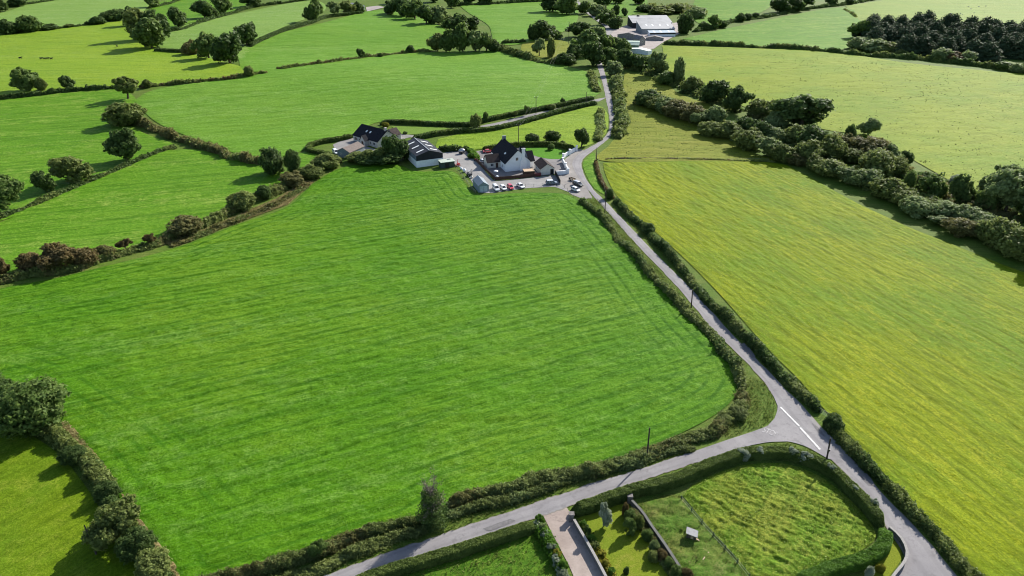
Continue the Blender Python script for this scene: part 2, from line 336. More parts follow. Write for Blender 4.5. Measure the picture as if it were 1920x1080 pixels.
# ------------------------------------------------------------------ sheets of land
def inside(P, poly):
    x, y = P[:, 0], P[:, 1]; c = np.zeros(len(P), bool); a = poly; b = np.roll(poly, 1, 0)
    for (x1, y1), (x2, y2) in zip(a, b):
        if y1 != y2: c ^= ((y1 > y) != (y2 > y)) & (x < (x2 - x1) * (y - y1) / (y2 - y1) + x1)
    return c
def edged(P, poly):
    best = np.full(len(P), 1e9); q = np.zeros_like(P)
    for a, b in zip(poly, np.roll(poly, -1, 0)):
        d = b - a; t = np.clip(((P - a) @ d) / max(d @ d, 1e-9), 0, 1); c = a + t[:, None] * d; e = np.linalg.norm(P - c, axis=1); m = e < best
        best[m] = e[m]; q[m] = c[m]
    return best, q
def grown(poly, k):
    a = np.roll(poly, 1, 0); b = np.roll(poly, -1, 0); t = unit(b - a); n = np.column_stack([t[:, 1], -t[:, 0]]); ar = np.sum(poly[:, 0] * b[:, 1] - b[:, 0] * poly[:, 1])
    return poly + n * (k if ar > 0 else -k)
def sheet(name, pts, step, mat, off, rough=0.0, rs=1.6, label=None, kind='structure', smooth=3, grooves=0.0, raw=False, rz=0.0, cat=None):
    poly = np.asarray(pts, float) if raw else GL(pts)
    if smooth: poly = resample(np.vstack([poly, poly[:1]]), max(step * 2, 1.5), smooth == 3)[:-1]
    x0, y0 = poly.min(0) - step; x1, y1 = poly.max(0) + step
    nx, ny = int((x1 - x0) / step) + 2, int((y1 - y0) / step) + 2
    gx, gy = np.meshgrid(x0 + np.arange(nx) * step, y0 + np.arange(ny) * step, indexing='ij'); P = np.column_stack([gx.ravel(), gy.ravel()])
    ins = inside(P, poly); idx = np.arange(nx * ny).reshape(nx, ny)
    Q = np.stack([idx[:-1, :-1], idx[1:, :-1], idx[1:, 1:], idx[:-1, 1:]], -1).reshape(-1, 4); Q = Q[ins[Q].any(1)]
    used = np.unique(Q); rem = np.full(nx * ny, -1); rem[used] = np.arange(len(used)); Q = rem[Q]; P = P[used]; ins = ins[used]
    d, c = edged(P, poly); d[~ins] = 0; P[~ins] = c[~ins]
    z = HT(P[:, 0], P[:, 1]) + off
    if rough:
        k = np.clip(d / 1.5, 0.15, 1); cr, sr = math.cos(rz), math.sin(rz); u, v = P[:, 0] * cr + P[:, 1] * sr, -P[:, 0] * sr + P[:, 1] * cr
        z += k * rough * (.5 * vn(u / (rs * 2.6), v / rs, 3) + .35 * vn(u / (rs * .9), v / (rs * .5), 4) + .25 * vn(u / (rs * .4), v / (rs * .3), 8) + .22 * vn(u / (rs * 6), v / (rs * .42), 9) + .6)
    if grooves: z -= grooves * np.clip(np.sin(1.9 * (d + .25 * vn(P[:, 0] / 9, P[:, 1] / 9, 2))), 0, 1) ** 2 * np.clip((24 - d) / 10, 0, 1) * np.clip(d / 2, 0, 1)
    me = nmesh(name, np.column_stack([P, z]), Q, mat, True, {'edge': d})
    return tag(link(name, me), label, cat, None, kind)
def ribbon(name, lft, rgt, mat, off, n=160, kind='structure', label=None):
    A = resample(GL(lft), .5); B = resample(GL(rgt), .5)
    f = lambda Q: np.column_stack([np.interp(np.linspace(0, 1, n), np.linspace(0, 1, len(Q)), Q[:, k]) for k in (0, 1)])
    A = f(A); B2 = []
    for i, a in enumerate(A):                                   # opposite edge point, never running backwards
        d = np.linalg.norm(B - a, axis=1); B2.append(B[int(np.argmin(d))])
    B2 = np.array(B2); wv = np.linalg.norm(B2 - A, axis=1, keepdims=True); u = (B2 - A) / np.maximum(wv, .1); j = np.arange(n) * 1.0
    A = A + u * (.16 * vn(j / 1.3, j * 0, 71) + .1 * vn(j / 5, j * 0, 72))[:, None]; B2 = B2 + u * (.16 * vn(j / 1.3, j * 0, 73) + .1 * vn(j / 5, j * 0, 74))[:, None]; ts = np.linspace(0, 1, 7); rows = [A * (1 - t) + B2 * t for t in ts]
    V = np.stack([np.column_stack([R, HT(R[:, 0], R[:, 1]) + off + (.06 * (1 - (2 * t - 1) ** 2))]) for R, t in zip(rows, ts)], 1); m = len(ts)
    idx = np.arange(n * m).reshape(n, m); F = np.stack([idx[:-1, :-1], idx[1:, :-1], idx[1:, 1:], idx[:-1, 1:]], -1).reshape(-1, 4)
    me = nmesh(name, V.reshape(-1, 3), F, mat, True, {'across': np.tile(ts, n)}); return tag(link(name, me), label, None, None, kind)
def blades(name, polys, dens, hgt, wid, mat, wind, label=None, cat=None, kind='stuff', lean=.6, seed=1, off=.05, clump=.5, raw=False):
    r = np.random.default_rng(seed); PP = []
    for pts in polys:
        poly = np.asarray(pts, float) if raw else GL(pts); a = poly.min(0); b = poly.max(0); n = int((b - a).prod() * dens)
        P = r.uniform(a, b, (n, 2)); P = P[inside(P, poly)]; P = P[(vn(P[:, 0] / 2.2, P[:, 1] / 2.2, seed) * .6 + vn(P[:, 0] / .8, P[:, 1] / .8, seed + 1) * .4) > r.uniform(-1.2, .4, len(P)) * 1.0 - .2 + clump * .3]; PP.append(P)
    P = np.vstack(PP); n = len(P); z = HT(P[:, 0], P[:, 1]) + off; h = hgt * r.uniform(.5, 1.3, n); th = r.uniform(0, math.pi, n)
    s = np.column_stack([np.cos(th), np.sin(th), 0 * th]) * (wid * r.uniform(.5, 1.2, n))[:, None]
    ln = np.array([math.cos(wind), math.sin(wind)]) * lean + r.normal(0, .35, (n, 2)); B = np.column_stack([P, z]); U = np.column_stack([ln * h[:, None], h])
    V = np.stack([B - s, B + s, B + U * .6 + s * .8, B + U * r.uniform(.8, 1.1, (n, 1))], 1).reshape(-1, 3); o = np.array([P[0, 0], P[0, 1], z[0]])
    ob = link(name, nmesh(name, V - o, np.arange(4 * n).reshape(n, 4), mat), None, o); return tag(ob, label, cat, None, kind)
# ------------------------------------------------------------------ the land
def pdir(a, b):
    A, B = GP(*a), GP(*b); return math.atan2(B[1] - A[1], B[0] - A[0])
RZM = pdir((500, 573), (633, 547)); RZR = pdir((1515, 415), (1590, 455)); RZH = pdir((500, 180), (900, 150))
verge = grassmat('verge_grass', (.085, .15, .018), (.11, .15, .028), (.04, .075, .01), (.2, .21, .06), 0, .6, patch=.06, paleamt=.5)
def big_land():
    xs = np.unique(np.r_[np.arange(-2600, -700, 100), np.arange(-700, 701, 9), np.arange(700, 2601, 100)]).astype(float)
    ys = np.unique(np.r_[np.arange(-200, 1100, 9), np.arange(1100, 3300, 80)]).astype(float)
    X, Y = np.meshgrid(xs, ys, indexing='ij'); idx = np.arange(X.size).reshape(X.shape)
    F = np.stack([idx[:-1, :-1], idx[1:, :-1], idx[1:, 1:], idx[:-1, 1:]], -1).reshape(-1, 4)
    V = np.column_stack([X.ravel(), Y.ravel(), (HT(X, Y) - .05).ravel()])
    tag(link('ground', nmesh('ground', V, F, verge, True)), kind='structure')
big_land()
MAIN = grassmat('lush_grass', (.07, .178, .005), (.11, .205, .01), (.024, .088, .002), (.14, .245, .045), RZM, 1.0, True, .6, 2.7)
GOLD = grassmat('yellowing_grass', (.178, .228, .003), (.1, .19, .006), (.08, .11, .002), (.3, .31, .014), RZR, .8, streak=.6, rows=2.2, patch=.03)
ROUGHF = grassmat('rushy_pasture', (.16, .195, .018), (.2, .21, .025), (.09, .115, .01), (.24, .24, .05), 0, 1.3, patch=.03)
PAST = grassmat('bright_pasture', (.17, .26, .016), (.2, .28, .02), (.085, .16, .012), (.21, .29, .05), 0, 2.2, streak=.4)
PASTG = grassmat('green_pasture', (.085, .2, .01), (.11, .22, .014), (.045, .12, .005), (.21, .29, .05), RZH, 1.6, paleamt=.8, rows=4.5)
HILL = grassmat('silage_grass', (.105, .22, .018), (.13, .24, .024), (.06, .15, .009), (.2, .3, .075), RZH, 1.8, streak=.45, rows=5)
SILV = grassmat('pale_silage_grass', (.15, .245, .045), (.17, .26, .055), (.09, .17, .025), (.23, .31, .12), RZH, 2.6, streak=.35)
FARP = grassmat('far_pasture', (.15, .23, .025), (.18, .24, .03), (.08, .14, .014), (.22, .27, .055), 0, 3, streak=.35)
def field(pts, step, mat, rough=.12, rs=1.6, off=None, **k):
    d = GL(pts)[:, 1].mean(); g = k.pop('grow', None); g = .0045 * d if g is None else g
    return sheet('field', grown(GL(pts), g), step, mat, off or (.04 + .0003 * d), rough, rs, smooth=k.pop('smooth', 3), raw=True, **k)
FM = [(-150, 592), (-150, 700), (0, 722), (118, 800), (160, 840), (205, 893), (240, 950), (290, 1012), (330, 1062), (350, 1095), (420, 1095), (480, 1070), (600, 1036), (700, 1005), (760, 987), (850, 938), (1000, 897), (1130, 866), (1250, 822), (1330, 782), (1372, 748), (1386, 718), (1378, 692), (1340, 645), (1290, 595), (1210, 500), (1150, 437), (1095, 388), (1062, 366), (1000, 362), (950, 364), (893, 366), (868, 340), (846, 322), (780, 322), (740, 309), (650, 313), (590, 344), (540, 388), (440, 424), (330, 466), (200, 500), (100, 524), (0, 543)]
field(FM, .42, MAIN, .34, 1.5, grooves=.05, rz=RZM, grow=.3)
field([(-160, 735), (0, 792), (95, 845), (148, 903), (188, 965), (228, 1022), (280, 1085), (300, 1160), (-200, 1160)], .55, grassmat('mown_grass', (.118, .182, .006), (.095, .175, .008), (.06, .105, .003), (.2, .24, .025), .9, .8, streak=.5, rows=2.4, patch=.05), .16, .9)
FR = [(1131, 306), (1300, 303), (1450, 306), (1500, 324), (1600, 378), (1700, 425), (1800, 465), (1920, 512), (2300, 640), (2400, 1250), (1900, 1160), (1840, 1085), (1760, 992), (1690, 920), (1610, 833), (1556, 777), (1500, 712), (1440, 652), (1340, 540), (1250, 452), (1180, 392), (1150, 355), (1136, 325)]
field(FR, .5, GOLD, .24, 1.2, rz=RZR, grow=.3)
field([(1176, 135), (1235, 150), (1262, 172), (1290, 185), (1340, 205), (1390, 280), (1462, 300), (1300, 300), (1130, 300), (1150, 272), (1172, 240), (1170, 190)], 1.2, ROUGHF, .3, 2)
field([(1245, 86), (1400, 91), (1560, 99), (1700, 119), (1850, 134), (1920, 140), (2300, 170), (2300, 520), (1920, 410), (1800, 345), (1640, 260), (1540, 240), (1400, 200), (1330, 172), (1260, 135)], 1.8, grassmat('wide_pasture', (.19, .245, .014), (.13, .215, .012), (.11, .15, .009), (.25, .28, .035), .3, 1.6, streak=.4, patch=.02), .3, 3)
field([(1285, 74), (1400, 48), (1580, 15), (1606, 34), (1600, 80), (1545, 95), (1400, 86)], 4, PASTG, .4, 7)
field([(1592, 12), (1700, -4), (1900, -30), (2300, -60), (2300, 80), (1920, 45), (1700, 40), (1620, 40)], 5, FARP, .4, 8)
field([(1312, -12), (1445, -14), (1430, 18), (1330, 46), (1305, 30)], 4, PASTG, .4, 7)
field([(860, 6), (980, 4), (1066, 8), (1072, 45), (1000, 76), (940, 82), (922, 48), (885, 25)], 3, HILL, .5, 6)
field([(258, 188), (300, 168), (450, 143), (600, 120), (700, 107), (800, 99), (930, 97), (1000, 110), (1060, 125), (1108, 142), (1114, 178), (1000, 206), (870, 232), (720, 226), (660, 250), (590, 268), (540, 290), (480, 294), (380, 262), (300, 228)], 1.6, HILL, .35, 2.6, rz=RZH)
field([(455, 112), (480, 78), (600, 46), (690, 22), (760, 25), (820, 50), (832, 66), (815, 92), (700, 104), (560, 124), (470, 134)], 2.5, HILL, .4, 4)
field([(-160, 70), (0, 66), (120, 54), (238, 38), (262, 60), (300, 92), (372, 106), (455, 130), (430, 142), (300, 158), (150, 168), (0, 182), (-160, 190)], 2.2, PAST, .3, 3)
field([(300, 88), (330, 55), (470, 22), (580, 2), (604, 20), (480, 76), (452, 108), (400, 110), (352, 96)], 3, SILV, .4, 5)
field([(-160, 40), (0, 26), (100, -2), (290, -16), (272, 12), (240, 36), (170, 45), (0, 64), (-160, 72)], 4, SILV, .4, 6)
field([(290, 8), (360, -8), (470, -14), (470, 10), (340, 46), (300, 52)], 4, PASTG, .4, 6)
field([(-160, 198), (0, 186), (150, 173), (215, 168), (250, 188), (228, 222), (262, 250), (322, 276), (252, 312), (180, 346), (95, 382), (0, 412), (-160, 455)], 1.5, PASTG, .3, 2.4)
field([(-160, 470), (0, 420), (100, 376), (200, 334), (322, 284), (400, 288), (490, 308), (532, 326), (560, 338), (450, 384), (330, 436), (240, 464), (150, 488), (50, 506), (0, 516), (-160, 570)], 1.1, PASTG, .28, 2, rz=RZM)
field([(560, 290), (590, 285), (618, 300), (590, 322), (556, 334), (545, 310)], 1.5, PASTG, .2, 2)
field([(826, 262), (890, 248), (950, 241), (1060, 214), (1118, 200), (1132, 210), (1134, 240), (1118, 262), (1080, 276), (1020, 270), (970, 272), (880, 280), (826, 280)], 1.2, PAST, .25, 1.8)
field([(1120, 30), (1140, -10), (1200, -14), (1205, 20), (1182, 26), (1168, 32), (1150, 30)], 4, PASTG, .3, 6)
field([(985, 80), (1030, 76), (1062, 82), (1060, 112), (1020, 108), (985, 96)], 2, ROUGHF, .4, 3)
# grass standing in the near fields: taller seed heads catch the sun from behind
gl = lambda n, a, b: leafmat(n, a, b, .3, .55, .2)
LG = gl('blade_lush', (.028, .13, .006), (.085, .235, .03)); LY = gl('blade_gold', (.1, .15, .006), (.27, .31, .02)); LD = gl('blade_dry', (.16, .15, .05), (.36, .31, .13)); LM = gl('blade_meadow', (.11, .19, .02), (.28, .35, .08)); LV = gl('blade_verge', (.09, .135, .02), (.24, .27, .075))
CUT = lambda P: [(x, max(y, 470)) for x, y in P]
# ------------------------------------------------------------------ roads
def tarmac(name, c, pale):
    m, t, b = nmat(name); g = nd(t, 'ShaderNodeNewGeometry').outputs['Position']; ac = nd(t, 'ShaderNodeAttribute', attribute_name='across').outputs['Fac']
    k = mixc(t, ramp(t, noise(t, .12, g, 5, .65), .35, .7), c, pale); k = mixc(t, mul(t, ramp(t, noise(t, 6, g, 3), .45, .7), .25), k, tuple(x * .6 for x in c))
    wv = mul(t, mul(t, mul(t, ac, 12.566), 3.1416, 'ADD'), 0, 'COSINE'); k = mixc(t, mul(t, ramp(t, wv, .2, 1), .3), k, tuple(x * .72 for x in c))
    k = mixc(t, mul(t, ramp(t, noise(t, .5, g, 6, .75), .54, .64), .5), k, tuple(x * .62 for x in c))
    ed = mul(t, mul(t, mul(t, ac, -.5, 'ADD'), 0, 'ABSOLUTE'), mul(t, noise(t, .7, g, 4, .7), .12), 'ADD')
    k = mixc(t, mul(t, mul(t, ramp(t, ed, .49, .54), .6), mul(t, ac, .0005, 'GREATER_THAN')), k, (.17, .15, .1))
    vo = nd(t, 'ShaderNodeTexVoronoi', feature='DISTANCE_TO_EDGE'); vo.inputs['Scale'].default_value = .45; wv2 = nd(t, 'ShaderNodeTexNoise'); wv2.inputs['Scale'].default_value = .8; wv2.inputs['Detail'].default_value = 5; t.links.new(g, wv2.inputs['Vector']); av = nd(t, 'ShaderNodeVectorMath', operation='MULTIPLY_ADD'); t.links.new(wv2.outputs['Color'], av.inputs[0]); av.inputs[1].default_value = (3, 3, 3); t.links.new(g, av.inputs[2]); t.links.new(av.outputs[0], vo.inputs['Vector'])
    k = mixc(t, mul(t, mul(t, ramp(t, vo.outputs['Distance'], .03, .0), .3), ramp(t, noise(t, .09, g, 3), .48, .6)), k, tuple(x * .4 for x in c))
    t.links.new(k, b.inputs['Base Color']); b.inputs['Roughness'].default_value = .85; b.inputs['Specular IOR Level'].default_value = .25
    bump(t, b, noise(t, 9, g, 3), .25, .03); return m
ROAD = tarmac('worn_tarmac', (.195, .185, .19), (.25, .238, .24)); LANE = tarmac('lane_tarmac', (.19, .183, .176), (.24, .23, .22))
E1 = [(1822, 1110), (1795, 1080), (1742, 1015), (1702, 973), (1660, 930), (1619, 883), (1578, 838), (1540, 800), (1500, 756), (1467, 724), (1438, 693), (1404, 660), (1345, 597), (1295, 541), (1232, 478), (1195, 440), (1140, 382), (1113, 356), (1096, 329), (1091, 310), (1096, 296), (1116, 280), (1133, 267), (1149, 249), (1153, 230), (1152, 215), (1146, 180), (1140, 160), (1135, 140), (1129, 120), (1126, 100), (1128, 80), (1132, 62)]
W1 = [(1745, 1110), (1720, 1080), (1685, 1025), (1660, 985), (1623, 925), (1589, 893), (1549, 853), (1505, 812), (1467, 768), (1446, 738), (1430, 714), (1404, 684), (1379, 660), (1324, 603), (1272, 541), (1212, 478), (1176, 440), (1117, 373), (1094, 345), (1078, 324), (1073, 304), (1084, 289), (1104, 277), (1126, 264), (1138, 251), (1143, 236), (1142, 215), (1135, 180), (1131, 160), (1125, 140), (1119, 120), (1115, 100), (1116, 80), (1120, 62)]
ribbon('road', W1, E1, ROAD, .05, 300)
sheet('road_junction', [(1440, 729), (1450, 742), (1459, 764), (1453, 784), (1438, 800), (1407, 811), (1367, 824), (1300, 847), (1300, 870), (1367, 850), (1404, 836), (1442, 829), (1482, 828), (1513, 838), (1548, 858), (1562, 866), (1545, 830), (1505, 790), (1470, 757)], .5, ROAD, .078, smooth=1)
ribbon('side_road', [(540, 1105), (615, 1077), (700, 1045), (800, 1012), (855, 992), (950, 960), (1025, 935), (1100, 910), (1175, 887), (1240, 866), (1310, 843)], [(610, 1110), (640, 1096), (700, 1072), (775, 1047), (875, 1015), (950, 990), (1020, 967), (1065, 951), (1175, 910), (1240, 889), (1310, 866)], ROAD, .045, 160)
sheet('house_entrance', [(1655, 985), (1668, 992), (1690, 1018), (1697, 1045), (1690, 1062), (1672, 1082), (1655, 1110), (1800, 1110), (1760, 1060), (1715, 1010)], .6, ROAD, .075, smooth=1)
sheet('verge', [(1096, 300), (1113, 286), (1116, 300), (1120, 335), (1138, 366), (1113, 352), (1098, 326), (1093, 310)], .8, PASTG, .1, .12, 1)
sheet('roadside_apron', [(1040, 331), (1062, 321), (1057, 300), (1070, 290), (1085, 279), (1098, 283), (1082, 300), (1086, 330), (1112, 372), (1092, 373), (1070, 364), (1052, 345)], 1, tarmac('gravelly_tarmac', (.19, .175, .165), (.26, .24, .225)), .035, smooth=1)
GRAV = tarmac('yard_gravel', (.21, .205, .2), (.29, .28, .27)); COURT = tarmac('court_tarmac', (.15, .14, .14), (.2, .185, .18))
sheet('farm_yard', [(829, 287), (868, 281), (879, 284), (896, 306), (927, 340), (1000, 333), (1042, 328), (1054, 346), (1066, 360), (1040, 350), (985, 353), (922, 362), (899, 362), (878, 330), (862, 313), (850, 309), (829, 309)], 1, GRAV, .03, smooth=1)
sheet('house_court', [(880, 286), (935, 276), (985, 278), (1000, 291), (1030, 297), (1055, 298), (1063, 318), (1040, 327), (1000, 332), (928, 338), (897, 300)], 1, COURT, .04, smooth=1)
LAWN = grassmat('lawn_grass', (.07, .2, .012), (.085, .21, .014), (.05, .15, .009), (.11, .23, .03), .6, .6, streak=.2)
sheet('lawn', [(972, 278), (1000, 277), (1030, 277), (1066, 285), (1056, 297), (1030, 298), (1008, 294), (994, 288), (984, 283)], 1, LAWN, .07, .05, 1)
ribbon('lane', [(752, 252), (790, 253), (850, 246), (880, 240), (940, 228), (985, 216), (1047, 203), (1113, 187), (1140, 182)], [(756, 257), (790, 258), (850, 250), (882, 244), (943, 233), (990, 220), (1050, 206), (1113, 190.5), (1140, 196)], LANE, .05, 90)
sheet('bungalow_drive', [(624, 271), (664, 254), (668, 268), (712, 283), (700, 292), (648, 284), (628, 280)], 1, LANE, .06, smooth=1)
sheet('bungalow_path', [(728, 246), (752, 251), (770, 257), (752, 262), (730, 256)], 1, LANE, .05, smooth=1)
sheet('lawn', [(734, 237), (790, 238), (838, 240), (820, 247), (775, 252), (752, 251)], 1, grassmat('bungalow_lawn', (.12, .2, .03), (.14, .21, .035), (.09, .16, .02), (.17, .23, .05), .6, .8, streak=.2), .09, .05, 1)
YARD = tarmac('pink_concrete', (.25, .215, .2), (.33, .29, .27))
sheet('farmstead_yard', [(1135, 56), (1160, 54), (1182, 44), (1262, 44), (1276, 40), (1284, 58), (1240, 82), (1226, 92), (1186, 96), (1175, 78), (1150, 70)], 3, YARD, .25, smooth=1)
ribbon('farm_lane', [(1070, -8), (1092, 18), (1110, 33), (1126, 45), (1136, 55), (1128, 70)], [(1077, -8), (1098, 16), (1116, 31), (1134, 45), (1150, 58), (1136, 72)], LANE, .3, 60)
# junction paint
def worn_paint():
    m, t, b = nmat('worn_road_paint'); g = nd(t, 'ShaderNodeNewGeometry').outputs['Position']
    f = ramp(t, noise(t, 2.2, g, 5, .7), .42, .62); b.inputs['Roughness'].default_value = .7
    t.links.new(mixc(t, f, (.55, .55, .53), (.32, .31, .31)), b.inputs['Base Color']); return m
PAINT = worn_paint()
for a in ([(1461.5, 764.5), (1464.5, 763.5), (1499.8, 799.3), (1496.8, 800.5)], [(1498.2, 803), (1501.4, 801.6), (1539, 843), (1536, 844.6)]):
    sheet('road_marking', a, .3, PAINT, .13, smooth=0)
def stop_text():
    cu = bpy.data.curves.new('lettering', 'FONT'); cu.body = 'STOP'; cu.size = 1.0; cu.align_x = 'CENTER'; cu.align_y = 'CENTER'
    o = bpy.data.objects.new('lettering', cu); C.objects.link(o); dg = bpy.context.evaluated_depsgraph_get(); me = bpy.data.meshes.new_from_object(o.evaluated_get(dg))
    bpy.data.objects.remove(o); m2, t, b = nmat('faded_road_paint'); g = nd(t, 'ShaderNodeNewGeometry').outputs['Position']
    t.links.new(mixc(t, ramp(t, noise(t, 1.6, g, 4, .7), .35, .6), (.5, .49, .48), (.24, .23, .235)), b.inputs['Base Color']); b.inputs['Roughness'].default_value = .8
    me.materials.clear(); me.materials.append(m2)
    a, b2 = GP(1432, 806), GP(1458, 816); f = GP(1452, 805) - GP(1436, 814); c = GP(1444, 811.5)
    q = link('road_marking', me); q['kind'] = 'structure'; d = b2 - a; q.rotation_euler = (0, 0, math.atan2(d[1], d[0])); q.scale = (1.15, 2.5, 1); q.location = (c[0], c[1], gz(c) + .135)
stop_text()
# ------------------------------------------------------------------ hedges
hedge([(1152, 374), (1182, 401), (1204, 423), (1218, 437), (1240, 461), (1257, 478), (1295, 520), (1332, 563), (1370, 602), (1407, 638), (1445, 677), (1489, 722), (1518, 749), (1537, 768)], 1.6, 1.8, 'dark', 'long dark roadside hedge between the road and the yellow-green field, ending at a gate', mat2='bramble')
hedge([(1551, 788), (1573, 812), (1600, 839), (1629, 873), (1677, 921), (1711, 956), (1746, 993), (1781, 1030), (1823, 1076), (1880, 1130)], 1.5, 1.8, 'olive', 'hedge along the right of the road from the gate down to the house entrance', mat2='dark')
hedge([(1118, 303), (1122, 325), (1130, 343), (1140, 360), (1150, 371)], 1.0, 1.0, 'brown', 'thin brown scrubby hedge behind the bright grass verge on the bend')
hedge([(1088, 374), (1100, 384), (1113, 392), (1129, 405), (1147, 429), (1164, 451), (1184, 471), (1202, 488), (1225, 518), (1260, 552), (1295, 588), (1327, 618), (1357, 658), (1374, 681), (1389, 705), (1394, 727)], 1.4, 1.9, 'bramble', 'long bramble hedge on the left of the road beside the big green field', mat2='dark')
hedge([(1394, 728), (1392, 748), (1380, 768), (1362, 785), (1344, 802), (1313, 814), (1253, 834), (1197, 853), (1127, 876), (1056, 888), (1000, 902), (930, 920), (840, 945)], 1.3, 2.0, 'bramble', 'brown-topped bramble hedge curving round the field corner above the junction', mat2='bracken')
hedge([(840, 968), (925, 944), (1012, 918), (1075, 897), (1150, 878), (1230, 854), (1300, 834)], .8, 1.5, 'bramble', 'low pale bramble bank beside the side road, in front of the field hedge', mat2='pale')
hedge([(800, 968), (775, 979), (725, 991), (650, 1013), (575, 1038), (500, 1060), (425, 1078), (350, 1110)], 1.1, 1.8, 'bramble', 'brown bramble hedge at the foot of the big field left of the bare tree', mat2='bracken')
hedge([(800, 990), (735, 1012), (675, 1034), (612, 1057), (540, 1080), (450, 1110)], .8, 1.8, 'bramble', 'weedy bramble bank between the side road and the hedge left of the bare tree', mat2='olive')
hedge([(1005, 985), (950, 1003), (875, 1028), (800, 1051), (725, 1073), (640, 1105)], 1.7, 1.7, 'trim', 'clipped hedge lining the lower edge of the side road left of the concrete drive', 'trim')
hedge([(1072, 958), (1115, 945), (1157, 931), (1190, 919), (1240, 908), (1281, 894), (1337, 870), (1367, 860), (1395, 851), (1433, 849), (1473, 850), (1511, 859), (1544, 874), (1572, 893), (1596, 917), (1623, 944), (1642, 967), (1654, 985)], 1.9, 1.9, 'trim', 'tall clipped hedge sweeping round the rough meadow at the junction', 'trim')
hedge([(1656, 990), (1660, 1010), (1651, 1029), (1623, 1048), (1577, 1061), (1538, 1074), (1490, 1095)], 1.7, 1.9, 'bright', 'bright green clipped hedge at the lower right end of the rough meadow', 'trim')
hedge([(20, 780), (50, 792), (86, 806), (100, 818), (130, 840), (159, 862), (180, 884), (195, 905), (205, 925)], 1.7, 2.3, 'olive', 'tangled hedge running down from the big lower left bush', mat2='dark')
hedge([(200, 935), (225, 985), (252, 1020), (285, 1058), (310, 1100)], 1.5, 2.2, 'olive', 'shaggy hedge at the bottom left beside the dry grass strip', mat2='dark')
hedge([(-100, 548), (0, 522), (33, 515), (100, 506), (160, 493), (197, 480), (237, 467), (283, 457), (310, 447), (347, 433), (400, 411), (450, 382), (497, 366), (520, 355), (550, 336), (580, 320), (610, 307), (640, 300)], 2.0, 2.8, 'olive', 'long ragged hedge along the top left edge of the big green field', mat2='bracken')
hedge([(262, 226), (277, 234), (307, 246), (353, 263), (387, 274), (420, 286), (450, 296), (490, 305)], 2.6, 3.4, 'bracken', 'thick russet hawthorn hedge slanting down from the lone tree to the bungalow field', mat2='olive')
hedge([(328, 275), (290, 287), (253, 302), (217, 318), (167, 339), (117, 360), (60, 384), (0, 407), (-80, 442)], 1.2, 1.6, 'dark', 'low dark hedge slanting between the two pastures on the left', mat2='olive')
hedge([(-100, 194), (0, 184), (67, 177), (133, 169), (213, 164), (238, 165)], 1.8, 2.0, 'dark', 'dark hedge under the yellow pasture with the black cattle', 'wild')
hedge([(262, 164), (300, 158), (367, 153), (433, 146), (467, 140), (500, 135)], 1.50, 2.07, 'olive', 'low hedge between the cattle pasture and the domed hill field', mat2='brown')
hedge([(520, 128), (567, 122), (623, 115), (680, 107), (763, 98), (807, 96)], 1.50, 2.18, 'olive', 'low patchy hedge with small bushes across the top of the domed hill field', mat2='brown')
hedge([(470, 85), (483, 77), (533, 56), (583, 41), (613, 31), (680, 23)], 2.75, 2.99, 'dark', 'even dark hedge curving over the hill from the tree clump to the far white house', 'trim')
hedge([(320, 58), (347, 52), (400, 34), (440, 22), (483, 11), (567, 0), (640, -10)], 2.12, 2.53, 'dark', 'dark hedge along the top of the pale silage field at upper left')
hedge([(290, 93), (318, 95), (347, 96)], 2.25, 2.88, 'dark', 'short clipped hedge between the two tree clumps above the cattle pasture', 'trim')
hedge([(-60, 66), (0, 61), (50, 58), (100, 53), (135, 49), (170, 44), (233, 31), (262, 26)], 2.00, 2.76, 'dark', 'thin straggling hedge along the top of the cattle pasture')
hedge([(-40, 20), (10, 12), (67, 5), (120, -3)], 1.88, 2.53, 'dark', 'hedge in the top left corner of the view')
hedge([(280, 14), (310, 8), (335, 0), (370, -10)], 2.12, 2.76, 'dark', 'short hedge at the top edge right of the small round tree')
hedge([(713, 231), (737, 228), (780, 230), (813, 232), (863, 233), (880, 233), (913, 224), (980, 210), (1047, 197), (1113, 183)], 1.8, 2.4, 'dark', 'hedge on the upper side of the bungalow lane', 'trim', mat2='trim')
hedge([(773, 260), (813, 251), (850, 246), (897, 244), (947, 237), (1013, 219), (1063, 204), (1118, 192)], 1.9, 2.6, 'dark', 'hedge on the lower side of the bungalow lane, facing the house paddock', 'trim', mat2='trim')
hedge([(662, 254), (638, 260), (610, 264), (582, 272), (580, 281), (600, 286), (622, 291)], 1.7, 2.2, 'trim', 'clipped hedge wrapping the bungalow drive on its left side', 'trim')
hedge([(905, 279), (937, 275), (972, 271), (1024, 270), (1046, 271), (1064, 275), (1077, 279)], 2.0, 1.5, 'trim', 'dark clipped hedge behind the white farmhouse and its front lawn', 'trim')
hedge([(824, 277), (845, 280), (862, 279), (880, 278)], 1.5, 2.2, 'dark', 'rough dark hedge behind the yard beside the big shed')
hedge([(879.5, 280), (889, 289), (896, 297.5)], 1.5, 2.4, 'bright', 'yellow-green clipped hedge beside the yard, left of the parked red car', 'trim')
hedge([(1108, 135), (1112, 152), (1116, 170)], 2.00, 3.45, 'olive', 'roadside hedge along the right edge of the domed hill field')
hedge([(1127, 207), (1127, 225), (1125, 242), (1118, 262)], 1.7, 3, 'olive', 'hedge left of the bending road beside the house paddock', mat2='pale')
hedge([(1152, 130), (1157, 150), (1160, 175), (1164, 212), (1164, 235), (1158, 256)], 2.75, 4.60, 'olive', 'tall scrubby hedge right of the narrow road, along the rushy field', mat2='pale')
hedge([(1136, 299), (1180, 297), (1240, 297), (1300, 298), (1370, 300), (1455, 303)], .5, .7, 'olive', 'thin weedy fence line dividing the two right-hand fields', mat2='brown', dens=.6)
